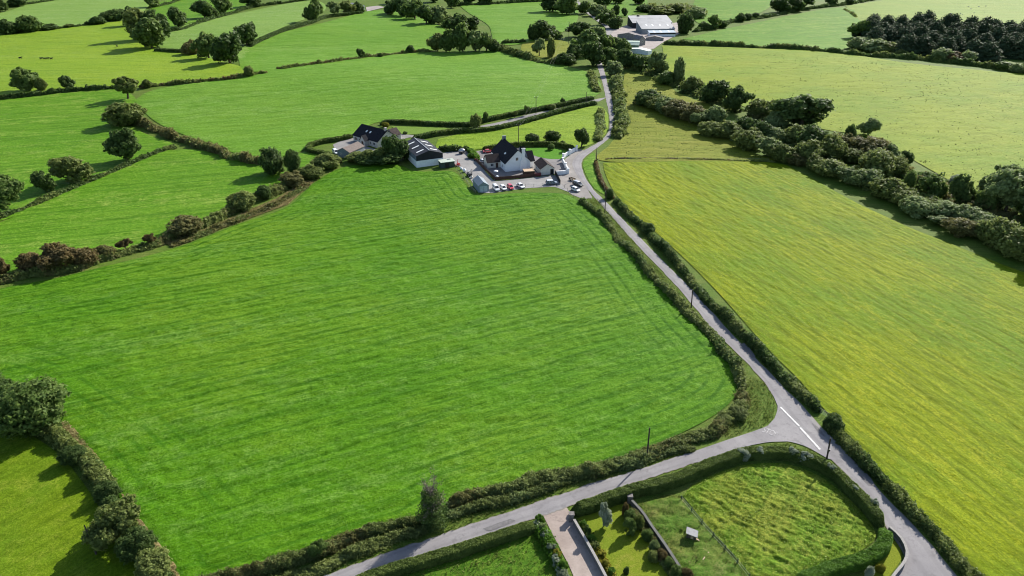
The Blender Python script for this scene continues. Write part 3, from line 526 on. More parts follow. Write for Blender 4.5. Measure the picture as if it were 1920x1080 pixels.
hedge([(1245, 80), (1280, 81), (1347, 83), (1413, 86), (1480, 89), (1547, 94), (1613, 101), (1713, 108), (1813, 118), (1913, 132), (2040, 150)], 2.38, 3.45, 'dark', 'long dark hedge from the farmstead along the top of the wide right pasture', mat2='olive')
hedge([(1300, 58), (1337, 51), (1380, 38), (1413, 34), (1447, 29), (1513, 16), (1580, 8), (1640, -2)], 2.00, 3.45, 'dark', 'hedge climbing right from the farmstead to the upper right fields')
hedge([(1583, 17), (1595, 24), (1606, 32)], 1.25, 2.07, 'olive', 'short low hedge joining the far wood to the upper right hedge')
hedge([(935, 86), (955, 96), (975, 103), (1013, 113), (1055, 119)], 2.75, 4.60, 'olive', 'shrubby hedge below the small rough paddock near the narrow road', mat2='dark')
hedge([(940, 80), (965, 78), (985, 77)], 2.25, 3.45, 'dark', 'dark hedge at the top of the small rough paddock')
hedge([(840, 10), (880, 8), (913, 7), (980, 3), (1060, -1)], 2.50, 4.02, 'dark', 'dark hedge across the top centre above the small hill field')

def scrub(pts, h, wd, mat, label, mat2): o = hedge(pts, h, wd, mat, label, 'wild', 'undergrowth', 'undergrowth', up=0, mat2=mat2); o['kind'] = 'stuff'
scrub([(1222, 190), (1270, 212), (1320, 232), (1380, 250), (1440, 272), (1500, 292), (1560, 318), (1620, 338), (1700, 372), (1780, 405), (1860, 440), (1960, 490)], 1.3, 9, 'olive', 'scrubby undergrowth filling the wooded belt between the right-hand fields', 'dark')
scrub([(1400, 222), (1460, 246), (1530, 262), (1600, 285), (1660, 310), (1720, 345), (1800, 375), (1900, 420)], 1.8, 11, 'bracken', 'brambly undergrowth along the pasture side of the wooded belt', 'dark')
scrub([(1150, 100), (1180, 120), (1230, 142), (1290, 170), (1340, 190), (1390, 210)], 1.8, 9, 'olive', 'undergrowth below the tree line from the farmstead', 'dark')
scrub([(1205, 18), (1240, 20), (1280, 18), (1305, 30)], 2.2, 22, 'olive', 'rough scrub behind the farmstead sheds', 'bracken')

RUSH = gl('blade_rush', (.05, .075, .012), (.15, .16, .05))
blades('rushes', [[(1300, 95), (1560, 105), (1920, 145), (2100, 180), (2100, 440), (1900, 400), (1700, 290), (1560, 240), (1420, 200)]], .16, .55, .34, RUSH, 1, 'dark rush tufts dotted over the wide right pasture', 'rushes', lean=.3, seed=21, clump=-.9)
blades('rushes', [[(1176, 140), (1240, 165), (1290, 195), (1380, 280), (1450, 300), (1136, 298), (1172, 240)]], .7, .5, .3, RUSH, 1, 'rush tufts over the rough yellowish field right of the narrow road', 'rushes', lean=.3, seed=22, clump=-.3)

PATCH = plain('tarmac_patch', (.165, .158, .16), .9, var=.15, scale=3, spec=.2)
for q in ([(1520, 792), (1532, 800), (1548, 820), (1534, 812)], [(1388, 646), (1396, 644), (1416, 668), (1407, 671)], [(1600, 878), (1612, 876), (1640, 908), (1628, 912)], [(905, 992), (960, 973), (966, 978), (912, 998)]):
    sheet('road_patch', q, .3, PATCH, .128, smooth=3)

hedge([(318, 462), (380, 440), (440, 416), (500, 392), (548, 368), (580, 346)], .6, 2.6, 'bracken', 'low strip of dead bracken and dry weeds below the long field hedge', name='weed_strip', cat='weeds', up=0, mat2='bramble', dens=.8)
# ------------------------------------------------------------------ trees and bushes
ORD = 'first second third fourth fifth sixth seventh eighth ninth tenth eleventh twelfth thirteenth fourteenth fifteenth sixteenth seventeenth eighteenth nineteenth twentieth'.split()
T = ptree
B = lambda px, yb, yt, wpx, kind, mat, label, group=None: ptree(px, yb, yt, wpx, kind, mat, label, 'bush', group, 'bush')
# left of the view
T(50, 170, 123, 46, 'ragged', 'mid', 'broad loose tree in the hedge at the far left below the cattle')
B(79, 170, 146, 17, 'bush', 'olive', 'small bush touching the right side of the broad far left hedge tree')
T(128, 168, 138, 27, 'round', 'dark', 'small round dark tree standing in the hedge below the cattle')
T(240, 186, 140, 50, 'sparse', 'olive', 'thin-leaved open tree at the corner where three left fields meet')
B(240, 234, 190, 60, 'bush', 'olive', 'big spreading bush just below the open thin-leaved tree')
B(228, 222, 203, 30, 'bush', 'dark', 'small dark bush on the left flank of the big spreading bush')
T(239, 304, 239, 60, 'round', 'dark', 'full round tree standing alone at the bend of the left hedge')
T(142, 342, 287, 74, 'wide', 'olive', 'wide low olive tree in the slanting hedge on the left')
T(90, 362, 318, 40, 'round', 'dark', 'small dark tree left of the wide low olive tree')
T(13, 394, 325, 64, 'round', 'mid', 'large tree cut by the left edge above the big field hedge')
B(277, 164, 148, 17, 'bush', 'olive', 'small bush on the hedge right of the open thin-leaved tree')
B(468, 143, 122, 18, 'bush', 'olive', 'small round bush on the hedge at the right end of the cattle pasture')
T(335, 51, 13, 36, 'round', 'dark', 'neat round tree alone above the pale silage field')
T(385, 35, -4, 42, 'round', 'dark', 'dark round tree, left one of the pair at the top edge')
T(418, 26, -8, 38, 'ragged', 'mid', 'lighter tree, right one of the pair at the top edge')
T(472, 13, -10, 40, 'wide', 'dark', 'wide dark tree cut by the top edge on the hedge')
T(287, 14, -8, 28, 'round', 'mid', 'tree cut by the top edge above the small hedge')
T(250, 48, 12, 40, 'round', 'dark', 'dark back tree of the clump above the cattle pasture')
T(298, 72, 17, 42, 'round', 'dark', 'dark tree on the right of the clump above the cattle pasture')
T(268, 74, 17, 52, 'round', 'olive', 'olive tree in the middle of the clump above the cattle pasture')
T(285, 91, 34, 62, 'round', 'mid', 'largest front tree of the clump above the cattle pasture')
B(213, 40, 17, 40, 'bush', 'dark', 'dark bushy tree on the hedge left of the cattle pasture clump')
B(185, 46, 30, 26, 'bush', 'dark', 'low dark bush at the left end of the hedge beside the clump')
B(232, 34, 16, 26, 'bush', 'dark', 'dark bush joining the hedge to the cattle pasture clump')
B(57, 60, 27, 36, 'bush', 'mid', 'tallest bush in the hedge at the upper left edge')
B(18, 64, 36, 34, 'bush', 'dark', 'dark bush at the left edge in the upper left hedge')
B(95, 56, 44, 26, 'bush', 'dark', 'low bush right of the tallest bush in the upper left hedge')
B(130, 52, 44, 18, 'sparse', 'olive', 'thin little bush in the gappy part of the upper left hedge')
T(35, 12, -10, 30, 'round', 'dark', 'tree at the very top left corner above the hedge')
T(0, 22, -6, 30, 'round', 'dark', 'tree cut by the top left corner of the view')
B(360, 102, 74, 30, 'bush', 'bracken', 'small brownish tree at the left end of the clump beside the hill field')
T(392, 110, 60, 46, 'round', 'mid', 'mid green tree second from the left in the hill-side clump')
T(432, 119, 53, 60, 'round', 'dark', 'biggest dark tree in the clump beside the hill field')
T(464, 86, 38, 44, 'round', 'dark', 'round tree behind the biggest dark tree of the hill-side clump')
T(592, 41, -3, 36, 'round', 'mid', 'tall tree on the curving hedge left of the far white house')
T(627, 31, 0, 30, 'sparse', 'pale', 'pale thin tree between the tall hedge tree and the far white house')
T(650, 27, -4, 34, 'ragged', 'olive', 'loose tree in front of the far white house')
B(672, 24, 2, 20, 'bush', 'dark', 'dark bush at the right gable of the far white house')
B(677, 109, 89, 16, 'round', 'dark', 'small round bush on the low hedge across the hill crest')
B(713, 107, 99, 10, 'bush', 'dark', 'tiny bush on the low hedge right of the small round bush')
B(770, 99, 84, 15, 'bush', 'dark', 'squarish little bush near the right end of the crest hedge')
for i, (x, yb, yt, w_, m) in enumerate([(735, 27, -4, 38, 'dark'), (757, 30, -6, 42, 'dark'), (778, 36, -3, 42, 'mid'), (800, 45, 4, 42, 'dark'), (824, 44, 6, 30, 'pale'), (842, 50, 28, 26, 'olive')]):
    T(x, yb, yt, w_, 'round', m, f'{ORD[i]} tree from the left in the row running down behind the domed hill field', group='trees in the row behind the hill field')
for i, (x, yb, yt, w_, k, m) in enumerate([(820, 96, 62, 32, 'round', 'olive'), (843, 97, 54, 36, 'round', 'mid'), (868, 97, 42, 42, 'round', 'mid'), (892, 97, 50, 40, 'ragged', 'pale'), (912, 96, 60, 36, 'round', 'mid'), (926, 97, 76, 20, 'bush', 'dark')]):
    T(x, yb, yt, w_, k, m, f'{ORD[i]} tree from the left along the front of the copse on the hill crest', group='front trees of the crest copse')
T(858, 66, 25, 46, 'round', 'dark', 'tall dark tree at the back of the copse on the hill crest')
T(884, 62, 30, 36, 'round', 'dark', 'right-hand back tree of the copse on the hill crest')
for i, (x, yb, yt, w_) in enumerate([(748, 6, -24, 34), (812, 4, -22, 30), (846, 14, -14, 28), (880, 8, -20, 34), (915, 7, -18, 36), (965, 3, -24, 36), (1000, 2, -22, 36), (1036, 22, -16, 48), (1062, 28, -10, 44)]):
    T(x, yb, yt, w_, 'round', 'dark' if i % 2 else 'mid', f'{ORD[i]} tree from the left along the top edge between hill copse and narrow road', group='trees along the top centre edge')
T(1000, 76, 44, 20, 'column', 'dark', 'narrow dark tree at the left of the paddock clump')
T(1018, 74, 38, 46, 'round', 'dark', 'big rounded dark tree at the top of the small rough paddock')
T(1038, 73, 52, 28, 'round', 'mid', 'smaller tree right of the big rounded paddock tree')
T(1011, 106, 65, 27, 'sparse', 'pale', 'thin pale tree with a bare ivy trunk in the small rough paddock')
T(1033, 108, 68, 15, 'column', 'olive', 'slim upright tree in the small rough paddock')
T(1085, 70, 37, 42, 'round', 'dark', 'dark round tree left of the road before the farmstead')
for i, (x, yb, yt, w_, k, m) in enumerate([(1078, 116, 82, 40, 'round', 'dark'), (1098, 104, 56, 52, 'round', 'mid'), (1116, 82, 50, 36, 'ragged', 'pale'), (1112, 124, 72, 46, 'round', 'dark'), (1060, 121, 98, 36, 'bush', 'dark')]):
    T(x, yb, yt, w_, k, m, f'{("tree half hidden", "largest tree", "pale loose tree", "front tree", "low dark bush")[i]} in the clump where the narrow road goes under trees', group='clump left of the narrow road')
for i, (x, yb, yt, w_, k, m) in enumerate([(1095, 26, 2, 30, 'round', 'mid'), (1118, 30, 6, 36, 'round', 'pale'), (1138, 46, 17, 38, 'round', 'mid'), (1152, 54, 30, 26, 'bush', 'dark'), (1154, 30, 9, 15, 'round', 'dark'), (1170, 30, 12, 13, 'round', 'dark'), (1128, 10, -14, 34, 'round', 'mid'), (1160, 6, -16, 30, 'round', 'dark'), (1198, 8, -12, 24, 'round', 'dark')]):
    T(x, yb, yt, w_, k, m, f'{("loose tree", "pale tree", "large tree", "dark bush", "small field tree", "smallest field tree", "top edge tree", "dark top edge tree", "lone top edge tree")[i]} above the farm lane, left of the long grey sheds', group='trees above the farm lane')
for i, (x, yb, yt, w_, k, m) in enumerate([(1136, 96, 60, 36, 'round', 'mid'), (1152, 92, 66, 30, 'round', 'pale'), (1168, 100, 72, 26, 'bush', 'mid'), (1142, 122, 84, 34, 'round', 'mid'), (1150, 142, 112, 34, 'round', 'pale'), (1172, 128, 92, 36, 'round', 'dark'), (1200, 132, 98, 42, 'round', 'dark'), (1232, 142, 90, 40, 'ragged', 'pale'), (1250, 158, 132, 34, 'bush', 'mid'), (1271, 158, 106, 22, 'column', 'pale'), (1296, 172, 142, 36, 'bush', 'olive')]):
    T(x, yb, yt, w_, k, m, f'{ORD[i]} tree of the line from the farmstead yard down the right of the rushy field', group='tree line below the farmstead')
T(1284, 62, 21, 28, 'column', 'dark', 'ivy-covered dark tree at the right corner of the grey sheds')
B(1305, 34, 12, 34, 'bush', 'pale', 'pale frosty-looking bush behind the ivy-covered farm tree')
B(1270, 24, 6, 30, 'bush', 'olive', 'low olive scrub behind the long grey sheds')
B(1240, 26, 10, 44, 'bush', 'olive', 'wide scrub patch just above the sheds roof')
B(1208, 22, 8, 30, 'bush', 'dark', 'dark scrub at the back left of the grey sheds')
T(1337, 54, 22, 26, 'ragged', 'mid', 'tall ragged tree on the hedge right of the farmstead')
for i, (x, yb, yt, w_) in enumerate([(1354, 52, 37, 16), (1388, 40, 24, 18), (1402, 37, 24, 14), (1416, 34, 23, 14), (1320, 56, 40, 20)]):
    B(x, yb, yt, w_, 'bush', 'dark', f'{("dark", "rounded", "little", "smallest", "leftmost")[i]} hedge bush on the hedge climbing right from the farmstead', 'bushes on the climbing hedge')
T(1462, 24, -6, 36, 'round', 'dark', 'left dark tree of the group on the climbing hedge at the top')
T(1484, 21, -10, 42, 'round', 'dark', 'middle dark tree of the group on the climbing hedge at the top')
T(1506, 16, -10, 34, 'round', 'dark', 'right dark tree of the group on the climbing hedge at the top')
T(1556, 10, -12, 30, 'round', 'dark', 'lone dark tree cut by the top edge right of the tree group')
B(1592, 8, -6, 16, 'bush', 'dark', 'small bush on the hedge at the upper right top edge')
# the belt between the two right-hand fields
back = [(1340, 194, 147, 55, 'round', 'dark'), (1378, 210, 162, 48, 'ragged', 'dark'), (1423, 222, 184, 44, 'bush', 'olive'), (1450, 216, 188, 34, 'bush', 'olive'), (1500, 243, 168, 106, 'wide', 'dark'), (1450, 246, 210, 40, 'bush', 'pale')]
for i, a in enumerate(back): T(*a, ('dark round tree standing highest near the road end', 'ragged dark tree next below the round one', 'bushy mid green tree', 'small olive bush behind the others', 'huge broad dark oak-like tree', 'pale bush under the huge broad tree')[i] + ' in the wooded belt')
T(1627, 254, 219, 36, 'round', 'pale', 'round pale tree standing out above the wooded belt against the pasture')
T(1590, 268, 231, 17, 'column', 'dark', 'dark ivy-clad stump-like tree left of the round pale tree')
front = [(1214, 197, 164, 48, 'bush', 'dark'), (1232, 204, 172, 46, 'bush', 'olive'), (1248, 212, 180, 42, 'bush', 'pale'), (1270, 220, 182, 50, 'bush', 'bracken'), (1294, 228, 184, 48, 'bush', 'bracken'), (1312, 236, 206, 36, 'ragged', 'pale'), (1337, 236, 192, 44, 'round', 'pale'), (1334, 254, 218, 46, 'bush', 'olive'), (1362, 258, 224, 48, 'bush', 'olive'), (1400, 279, 238, 52, 'bush', 'olive'), (1384, 266, 240, 30, 'bush', 'pale'), (1440, 292, 254, 56, 'ragged', 'pale'), (1466, 302, 268, 46, 'bush', 'olive'), (1492, 308, 282, 40, 'bush', 'bracken'), (1527, 318, 288, 36, 'bush', 'olive'), (1552, 328, 296, 56, 'bush', 'olive'), (1588, 344, 304, 54, 'ragged', 'pale'), (1622, 350, 312, 50, 'bush', 'pale'), (1660, 372, 331, 54, 'bush', 'olive')]
for i, a in enumerate(front):
    B(a[0], a[1], a[2] + (a[1] - a[2]) * (.22 if i % 3 == 1 else .06), *a[3:], f'{ORD[i]} bush from the narrow road along the lower edge of the wooded belt, upper half', 'bushes along the lower edge of the belt')
front2 = [(1690, 384, 352, 44, 'bush', 'olive'), (1714, 402, 357, 54, 'bush', 'pale'), (1740, 398, 370, 40, 'bush', 'olive'), (1766, 408, 374, 52, 'bush', 'pale'), (1768, 424, 398, 44, 'ragged', 'pale'), (1797, 440, 406, 50, 'bush', 'bracken'), (1810, 420, 382, 56, 'bush', 'pale'), (1842, 432, 386, 56, 'bush', 'pale'), (1846, 448, 412, 48, 'bush', 'olive'), (1872, 462, 404, 62, 'bush', 'olive'), (1906, 482, 414, 66, 'bush', 'olive'), (1950, 505, 430, 66, 'ragged', 'pale')]
for i, a in enumerate(front2):
    B(a[0], a[1], a[2] + (a[1] - a[2]) * (.25 if i % 3 == 1 else .06), *a[3:], f'{ORD[len(front2) - 1 - i]} bush from the right edge along the lower side of the wooded belt', 'bushes along the lower right edge of the belt')
mid = [(1398, 252, 218, 40, 'bush', 'dark'), (1430, 262, 228, 40, 'bush', 'dark'), (1456, 268, 240, 42, 'bush', 'pale'), (1486, 272, 233, 46, 'bush', 'olive'), (1520, 286, 234, 58, 'bush', 'dark'), (1513, 304, 262, 50, 'bush', 'olive'), (1553, 300, 252, 48, 'bush', 'olive'), (1576, 282, 256, 34, 'bush', 'bracken'), (1608, 292, 254, 52, 'bush', 'bracken'), (1640, 300, 256, 60, 'bush', 'bracken'), (1664, 312, 272, 44, 'ragged', 'pale'), (1600, 304, 278, 40, 'bush', 'olive'), (1640, 332, 278, 62, 'bush', 'olive'), (1675, 330, 290, 44, 'bush', 'olive'), (1695, 308, 281, 24, 'bush', 'dark'), (1702, 356, 318, 19, 'column', 'mid'), (1745, 376, 324, 42, 'ragged', 'mid'), (1724, 350, 330, 30, 'bush', 'bracken'), (1796, 388, 325, 44, 'round', 'dark'), (1790, 350, 326, 26, 'bush', 'silver')]
for i, a in enumerate(mid):
    B(*a, f'{ORD[i]} bush from the narrow road in the thick middle of the wooded belt', 'bushes in the middle of the belt')
T(1866, 372, 299, 76, 'ragged', 'pale', 'tall pale tree at the right end of the wooded belt')
T(1884, 402, 312, 82, 'round', 'pale', 'largest silvery tree at the right edge of the wooded belt')
T(1926, 404, 312, 66, 'round', 'mid', 'big tree cut by the right edge of the view')
T(1842, 396, 352, 34, 'bush', 'mid', 'mid green tree tucked left of the largest silvery tree')
T(1975, 430, 330, 80, 'round', 'dark', 'dark tree just beyond the right edge of the belt')
# conifer wood at the upper right
rows = [(58, 1640, 1930, 25, 38, 22), (72, 1622, 1950, 27, 40, 27), (88, 1634, 1950, 29, 44, 33), (104, 1700, 1960, 30, 46, 38)]
for k, (y0, x0, x1, dx, hp, wd_) in enumerate(rows):
    for i, x in enumerate(np.arange(x0, x1, dx)):
        x = float(x + rng.uniform(-8, 8)); y = y0 + (x - 1620) * .028 + rng.uniform(-4, 4)
        T(x, y, y - hp * rng.uniform(.85, 1.12), dx * 1.9, 'fir', 'fir', f'dark conifer packed into the {("rear", "second", "third", "front")[k]} row of the far wood at upper right', 'conifer', 'conifers of the far wood, ' + ('rear', 'second', 'third', 'front')[k] + ' row')
T(1612, 72, 32, 46, 'ragged', 'mid', 'loose broadleaf tree at the left end of the far conifer wood')
for i, (x, yb, yt, w_, m) in enumerate([(1614, 92, 68, 48, 'pale'), (1640, 98, 72, 46, 'pale'), (1668, 100, 78, 40, 'olive'), (1690, 106, 92, 22, 'olive'), (1765, 114, 90, 36, 'pale'), (1785, 116, 96, 34, 'brown'), (1812, 117, 94, 28, 'pale'), (1880, 130, 114, 30, 'mid'), (1908, 136, 118, 28, 'pale')]):
    B(x, yb, yt, w_, 'bush', m, f'{ORD[i]} bush from the left in front of the far conifer wood', 'bushes in front of the far wood')
# around the houses
T(513, 326, 274, 44, 'column', 'dark', 'wide dark tree in the hedge below the domed hill field')
T(552, 327, 278, 25, 'column', 'dark', 'narrow dark tree right of the wide hedge tree')
B(613, 314, 287, 50, 'bush', 'olive', 'olive bush in front of the grey garage gable')
B(582, 333, 310, 44, 'bush', 'olive', 'rounded bush at the top of the field hedge, left of the garage')
B(548, 347, 322, 46, 'bush', 'bracken', 'brownish bush down the field hedge, second left of the garage')
B(497, 372, 345, 26, 'bush', 'dark', 'small dark bush on the field hedge near its bend')
B(455, 392, 359, 44, 'bush', 'olive', 'solitary rounded bush on the long field hedge above the dry grass strip')
B(350, 437, 405, 60, 'bush', 'bracken', 'broad rusty bush on the long field hedge, left of the dry grass')
B(283, 462, 436, 24, 'sparse', 'brown', 'thin reddish sapling on the long field hedge')
B(237, 470, 445, 28, 'sparse', 'brown', 'thin rusty bush on the hedge right of the big red hawthorns')
B(200, 482, 460, 30, 'bush', 'bracken', 'small brown bush right of the red hawthorn group')
B(160, 497, 465, 44, 'bush', 'brown', 'right-hand hawthorn of the red-brown group at the left')
B(115, 506, 457, 68, 'wide', 'brown', 'largest red-brown hawthorn of the group at the left')
B(60, 508, 472, 42, 'bush', 'brown', 'left-hand hawthorn of the red-brown group at the left')
B(8, 518, 476, 34, 'ragged', 'brown', 'rusty hawthorn cut by the left edge')
for i, (x, yb, yt, w_, k, m) in enumerate([(670, 302, 284, 34, 'bush', 'olive'), (692, 304, 280, 34, 'bush', 'yellow'), (714, 305, 274, 36, 'round', 'olive'), (738, 304, 249, 38, 'round', 'dark'), (756, 300, 258, 36, 'round', 'dark'), (726, 304, 280, 60, 'bush', 'dark'), (690, 306, 286, 50, 'bush', 'dark')]):
    T(x, yb, yt, w_, k, 'olive' if m == 'yellow' else m, f'{("low olive bush by the garage", "yellowish bush second from the garage", "olive tree in the middle", "tallest dark tree", "dark tree nearest the big shed", "dark bush under the tallest tree", "dark bush at the foot of the yellowish bush")[i]} in the clump between bungalow and shed', group='trees between bungalow and big shed')
T(1090, 276, 237, 31, 'round', 'dark', 'dark conical garden tree beside the road at the farmhouse gate')
B(998, 268, 249, 25, 'bush', 'dark', 'left of two dark bushes in the paddock behind the farmhouse')
B(1036, 265, 244, 26, 'bush', 'dark', 'right of two dark bushes in the paddock behind the farmhouse')
B(1055, 270, 263, 9, 'bush', 'mid', 'tiny bush beside the right dark paddock bush')
B(1033, 281, 269, 13, 'round', 'mid', 'small round shrub at the back of the farmhouse lawn')
B(892, 243, 212, 19, 'column', 'olive', 'yellowish upright tree on the bungalow lane hedge')
B(911, 228, 209, 10, 'column', 'mid', 'small pointed tree on the upper lane hedge')
B(987, 216, 195, 11, 'sparse', 'mid', 'thin sapling on the upper lane hedge')
B(965, 221, 206, 14, 'sparse', 'olive', 'thin straggly bush on the upper lane hedge')
B(1033, 206, 194, 16, 'bush', 'olive', 'brownish bush on the lane hedge right of the pole')
B(1055, 196, 183, 10, 'bush', 'dark', 'small dark bush near the road end of the upper lane hedge')
B(723, 238, 228, 12, 'bush', 'yellow', 'yellow shrub at the back corner of the bungalow')
B(760, 251, 246, 9, 'bush', 'dark', 'small dark shrub on the bungalow lawn edge')
B(884, 296, 286, 14, 'bush', 'bright', 'bright green shrub in the yard hedge by the tank')
# lower left
T(66, 802, 712, 116, 'bush', 'mid', 'large dense dark bush at the left edge beside the big field')
T(4, 772, 700, 70, 'bush', 'dark', 'dark tree cut by the left edge behind the large dense bush')
B(176, 896, 866, 42, 'ragged', 'olive', 'yellowing bush in the middle of the lower left hedge')
B(140, 866, 836, 42, 'bush', 'dark', 'dark bush between the large bush and the yellowing bush')
B(205, 935, 905, 40, 'bush', 'dark', 'small dark bush below the yellowing bush')
T(228, 1012, 936, 92, 'ragged', 'olive', 'big olive bush low in the lower left hedge')
B(262, 1042, 994, 56, 'bush', 'dark', 'dark bush hanging below the big olive bush')
B(296, 1082, 1036, 60, 'bush', 'olive', 'bush at the bottom edge under the dark hanging bush')
B(600, 1042, 1010, 38, 'ragged', 'mid', 'rounded dark bush in the roadside hedge left of the bare tree')
B(1384, 782, 764, 32, 'bush', 'bramble', 'brown bramble mound at the field corner above the junction')
B(1215, 436, 418, 26, 'bush', 'dark', 'rounded dark bush swelling out of the roadside hedge on the right')
B(1142, 372, 352, 15, 'bush', 'dark', 'small dark bush where the right roadside hedge begins')
B(1561, 804, 778, 34, 'bush', 'dark', 'dark rounded bush at the hedge end opposite the junction')
# garden by the concrete drive
T(1133, 986, 944, 27, 'ragged', 'silver', 'silvery leaved young tree on the garden lawn by the hedge', name='silver_tree')
T(1180, 1000, 972, 24, 'round', 'mid', 'small round tree in the middle of the garden lawn')
for i, (x, yb, yt, w_, m) in enumerate([(1172, 965, 940, 12, 'brown'), (1180, 975, 956, 22, 'mid'), (1198, 990, 966, 18, 'olive'), (1212, 1010, 992, 20, 'mid'), (1226, 1032, 1014, 18, 'pale'), (1224, 1050, 1034, 20, 'yellow'), (1240, 1048, 1030, 20, 'brown'), (1254, 1062, 1046, 18, 'mid'), (1268, 1080, 1062, 22, 'mid'), (1286, 1084, 1066, 20, 'brown')]):
    B(x, yb, yt, w_, 'bush', 'olive' if m == 'yellow' else m, f'{ORD[i]} shrub from the roadside hedge along the stone wall beside the lawn', 'shrubs along the garden wall')
B(1174, 1076, 1062, 10, 'bush', 'dark', 'tiny dark shrub on the garden lawn near the bottom edge')
for i, (x, yb, m) in enumerate([(1092, 986, 'bright'), (1100, 998, 'mid'), (1110, 1014, 'bright'), (1117, 1028, 'olive'), (1128, 1044, 'yellow'), (1136, 1060, 'yellow'), (1146, 1076, 'bright')]):
    B(x, yb, yb - 11, 17, 'ragged', m, f'{ORD[i]} border plant from the gate pillar along the edge of the garden lawn', 'border plants beside the drive wall')
for i, (x, yb, m) in enumerate([(1012, 978, 'bright'), (1016, 992, 'pale'), (1022, 1006, 'silver'), (1032, 1018, 'bright'), (1034, 1032, 'silver'), (1044, 1044, 'yellow'), (1042, 1056, 'silver'), (1056, 1066, 'bright'), (1056, 1082, 'silver')]):
    B(x, yb + 3, yb - 13, 20, 'ragged', m, f'{ORD[i]} shrub down the left border of the concrete drive', 'shrubs along the left of the drive')
for i, (x, yb, w_) in enumerate([(1392, 862, 32), (1424, 858, 26), (1484, 858, 30), (1508, 868, 32), (1558, 890, 26), (1600, 930, 22), (1634, 955, 24)]):
    B(x, yb, yb - 21, w_ * .85, 'ragged', 'silver', f'{ORD[i]} silver-tipped willow shrub in the hedge round the rough meadow, from the left', 'silver shrubs in the meadow hedge')
B(1628, 1082, 1062, 14, 'bush', 'silver', 'small white-leaved bush at the bottom edge inside the bright hedge')
B(1650, 1072, 1058, 14, 'bush', 'yellow', 'yellow bush beside the low entrance wall')
# bare tree and dead trunk
def bare_tree(px, yb, yt, label):
    g = GP(px, yb); h = heightfor(g, yt); e = empty('bare_tree', (g[0], g[1], gz(g) - .05)); tag(e, label, 'tree'); r = np.random.default_rng(5)
    V, F = [], []; tubes(V, F, [(0, 0, 0), (.1, .05, h * .3), (.05, -.1, h * .55), (.3, 0, h * .8)], [.3, .24, .17, .08], 7); tips = []
    for i in range(34):
        a = r.uniform(0, 6.28); z = h * r.uniform(.25, .75); q = r.uniform(.8, 2.0) * (1.25 - z / h * .5); d = np.array([math.cos(a), math.sin(a), 0])
        p0 = np.array([.1, 0, z]); p1 = p0 + d * q * .5 + [0, 0, h * .1]; p2 = p0 + d * q + [0, 0, h * r.uniform(.12, .3)]; p2[2] = min(p2[2], h); tubes(V, F, [p0, p1, p2], [.07, .045, .015], 5)
        for _ in range(5):
            s = r.uniform(.3, .95); b0 = p0 * (1 - s) + p2 * s + [0, 0, .1]; b1 = b0 + r.normal(0, .45, 3) + [0, 0, .35]; tubes(V, F, [b0, b1], [.03, .008], 4); tips.append(b1)
    link('trunk', nmesh('trunk', np.vstack(V), np.array(F), plain('grey_bark', (.16, .14, .12), .9, spec=.1), True), e)
    n = 6000; z = h * .78 * r.power(.9, n) ; a = r.uniform(0, 6.28, n); R = (1.75 * (1 - (z / h) ** 4) + .25) * r.uniform(.35, 1.1, n) * (1 + .45 * vn(a * 1.3, z * 1.1, 3)); P = np.column_stack([R * np.cos(a), R * np.sin(a), z])
    V2, F2 = leaves(P, np.column_stack([np.cos(a), np.sin(a), .3 + 0 * a]), .15 * r.uniform(.6, 1.3, n), r); link('ivy', nmesh('ivy', V2, F2, L['dark']), e)
    n = 1500; P = np.array(tips)[r.integers(len(tips), size=n)] + r.normal(0, .22, (n, 3)); V2, F2 = leaves(P, r.normal(0, 1, (n, 3)), .1 * r.uniform(.6, 1.3, n), r); link('crown', nmesh('crown', V2, F2, L['twig']), e)
bare_tree(812, 985, 900, 'half-dead tree with bare grey branches and ivy beside the side road')
def dead_trunk():
    g = GP(181, 1040); h = heightfor(g, 985); V, F = [], []
    tubes(V, F, [(0, 0, -.1), (.05, 0, h * .4), (0, 0, h * .7), (-.05, 0, h)], [.16, .14, .12, .09], 8)
    for a, z, q in ((2.6, .45, 1.3), (3.4, .62, 1.5), (.3, .5, .9), (3.0, .78, 1.1), (5.8, .35, 1.0)): tubes(V, F, [(0, 0, h * z), (math.cos(a) * q * .6, math.sin(a) * q * .6, h * z + .1), (math.cos(a) * q, math.sin(a) * q, h * z - .15)], [.05, .035, .012], 5)
    tag(link('dead_tree', nmesh('dead_tree', np.vstack(V), np.array(F), plain('dead_wood', (.07, .06, .05), .9), True), None, (g[0], g[1], gz(g))), 'bare dead trunk with stubby branches standing in the lower left pasture', 'dead tree')
dead_trunk()

hedge([(1008, 974), (1016, 992), (1028, 1012), (1040, 1038), (1052, 1062), (1064, 1090)], .9, 1.7, 'bright', 'mixed leafy border bed along the left edge of the concrete drive', name='border_bed', cat='flower bed', mat2='silver')
hedge([(1084, 976), (1100, 1000), (1116, 1028), (1134, 1058), (1152, 1090)], .6, 1.2, 'trim', 'leafy border bed between the drive wall and the garden lawn', name='border_bed', cat='flower bed', mat2='yellow')
hedge([(1182, 955), (1200, 980), (1218, 1005), (1240, 1040), (1275, 1088)], .7, 1.1, 'bramble', 'weedy shrub bed on the lawn side of the dark garden wall', name='border_bed', cat='flower bed', mat2='bracken')
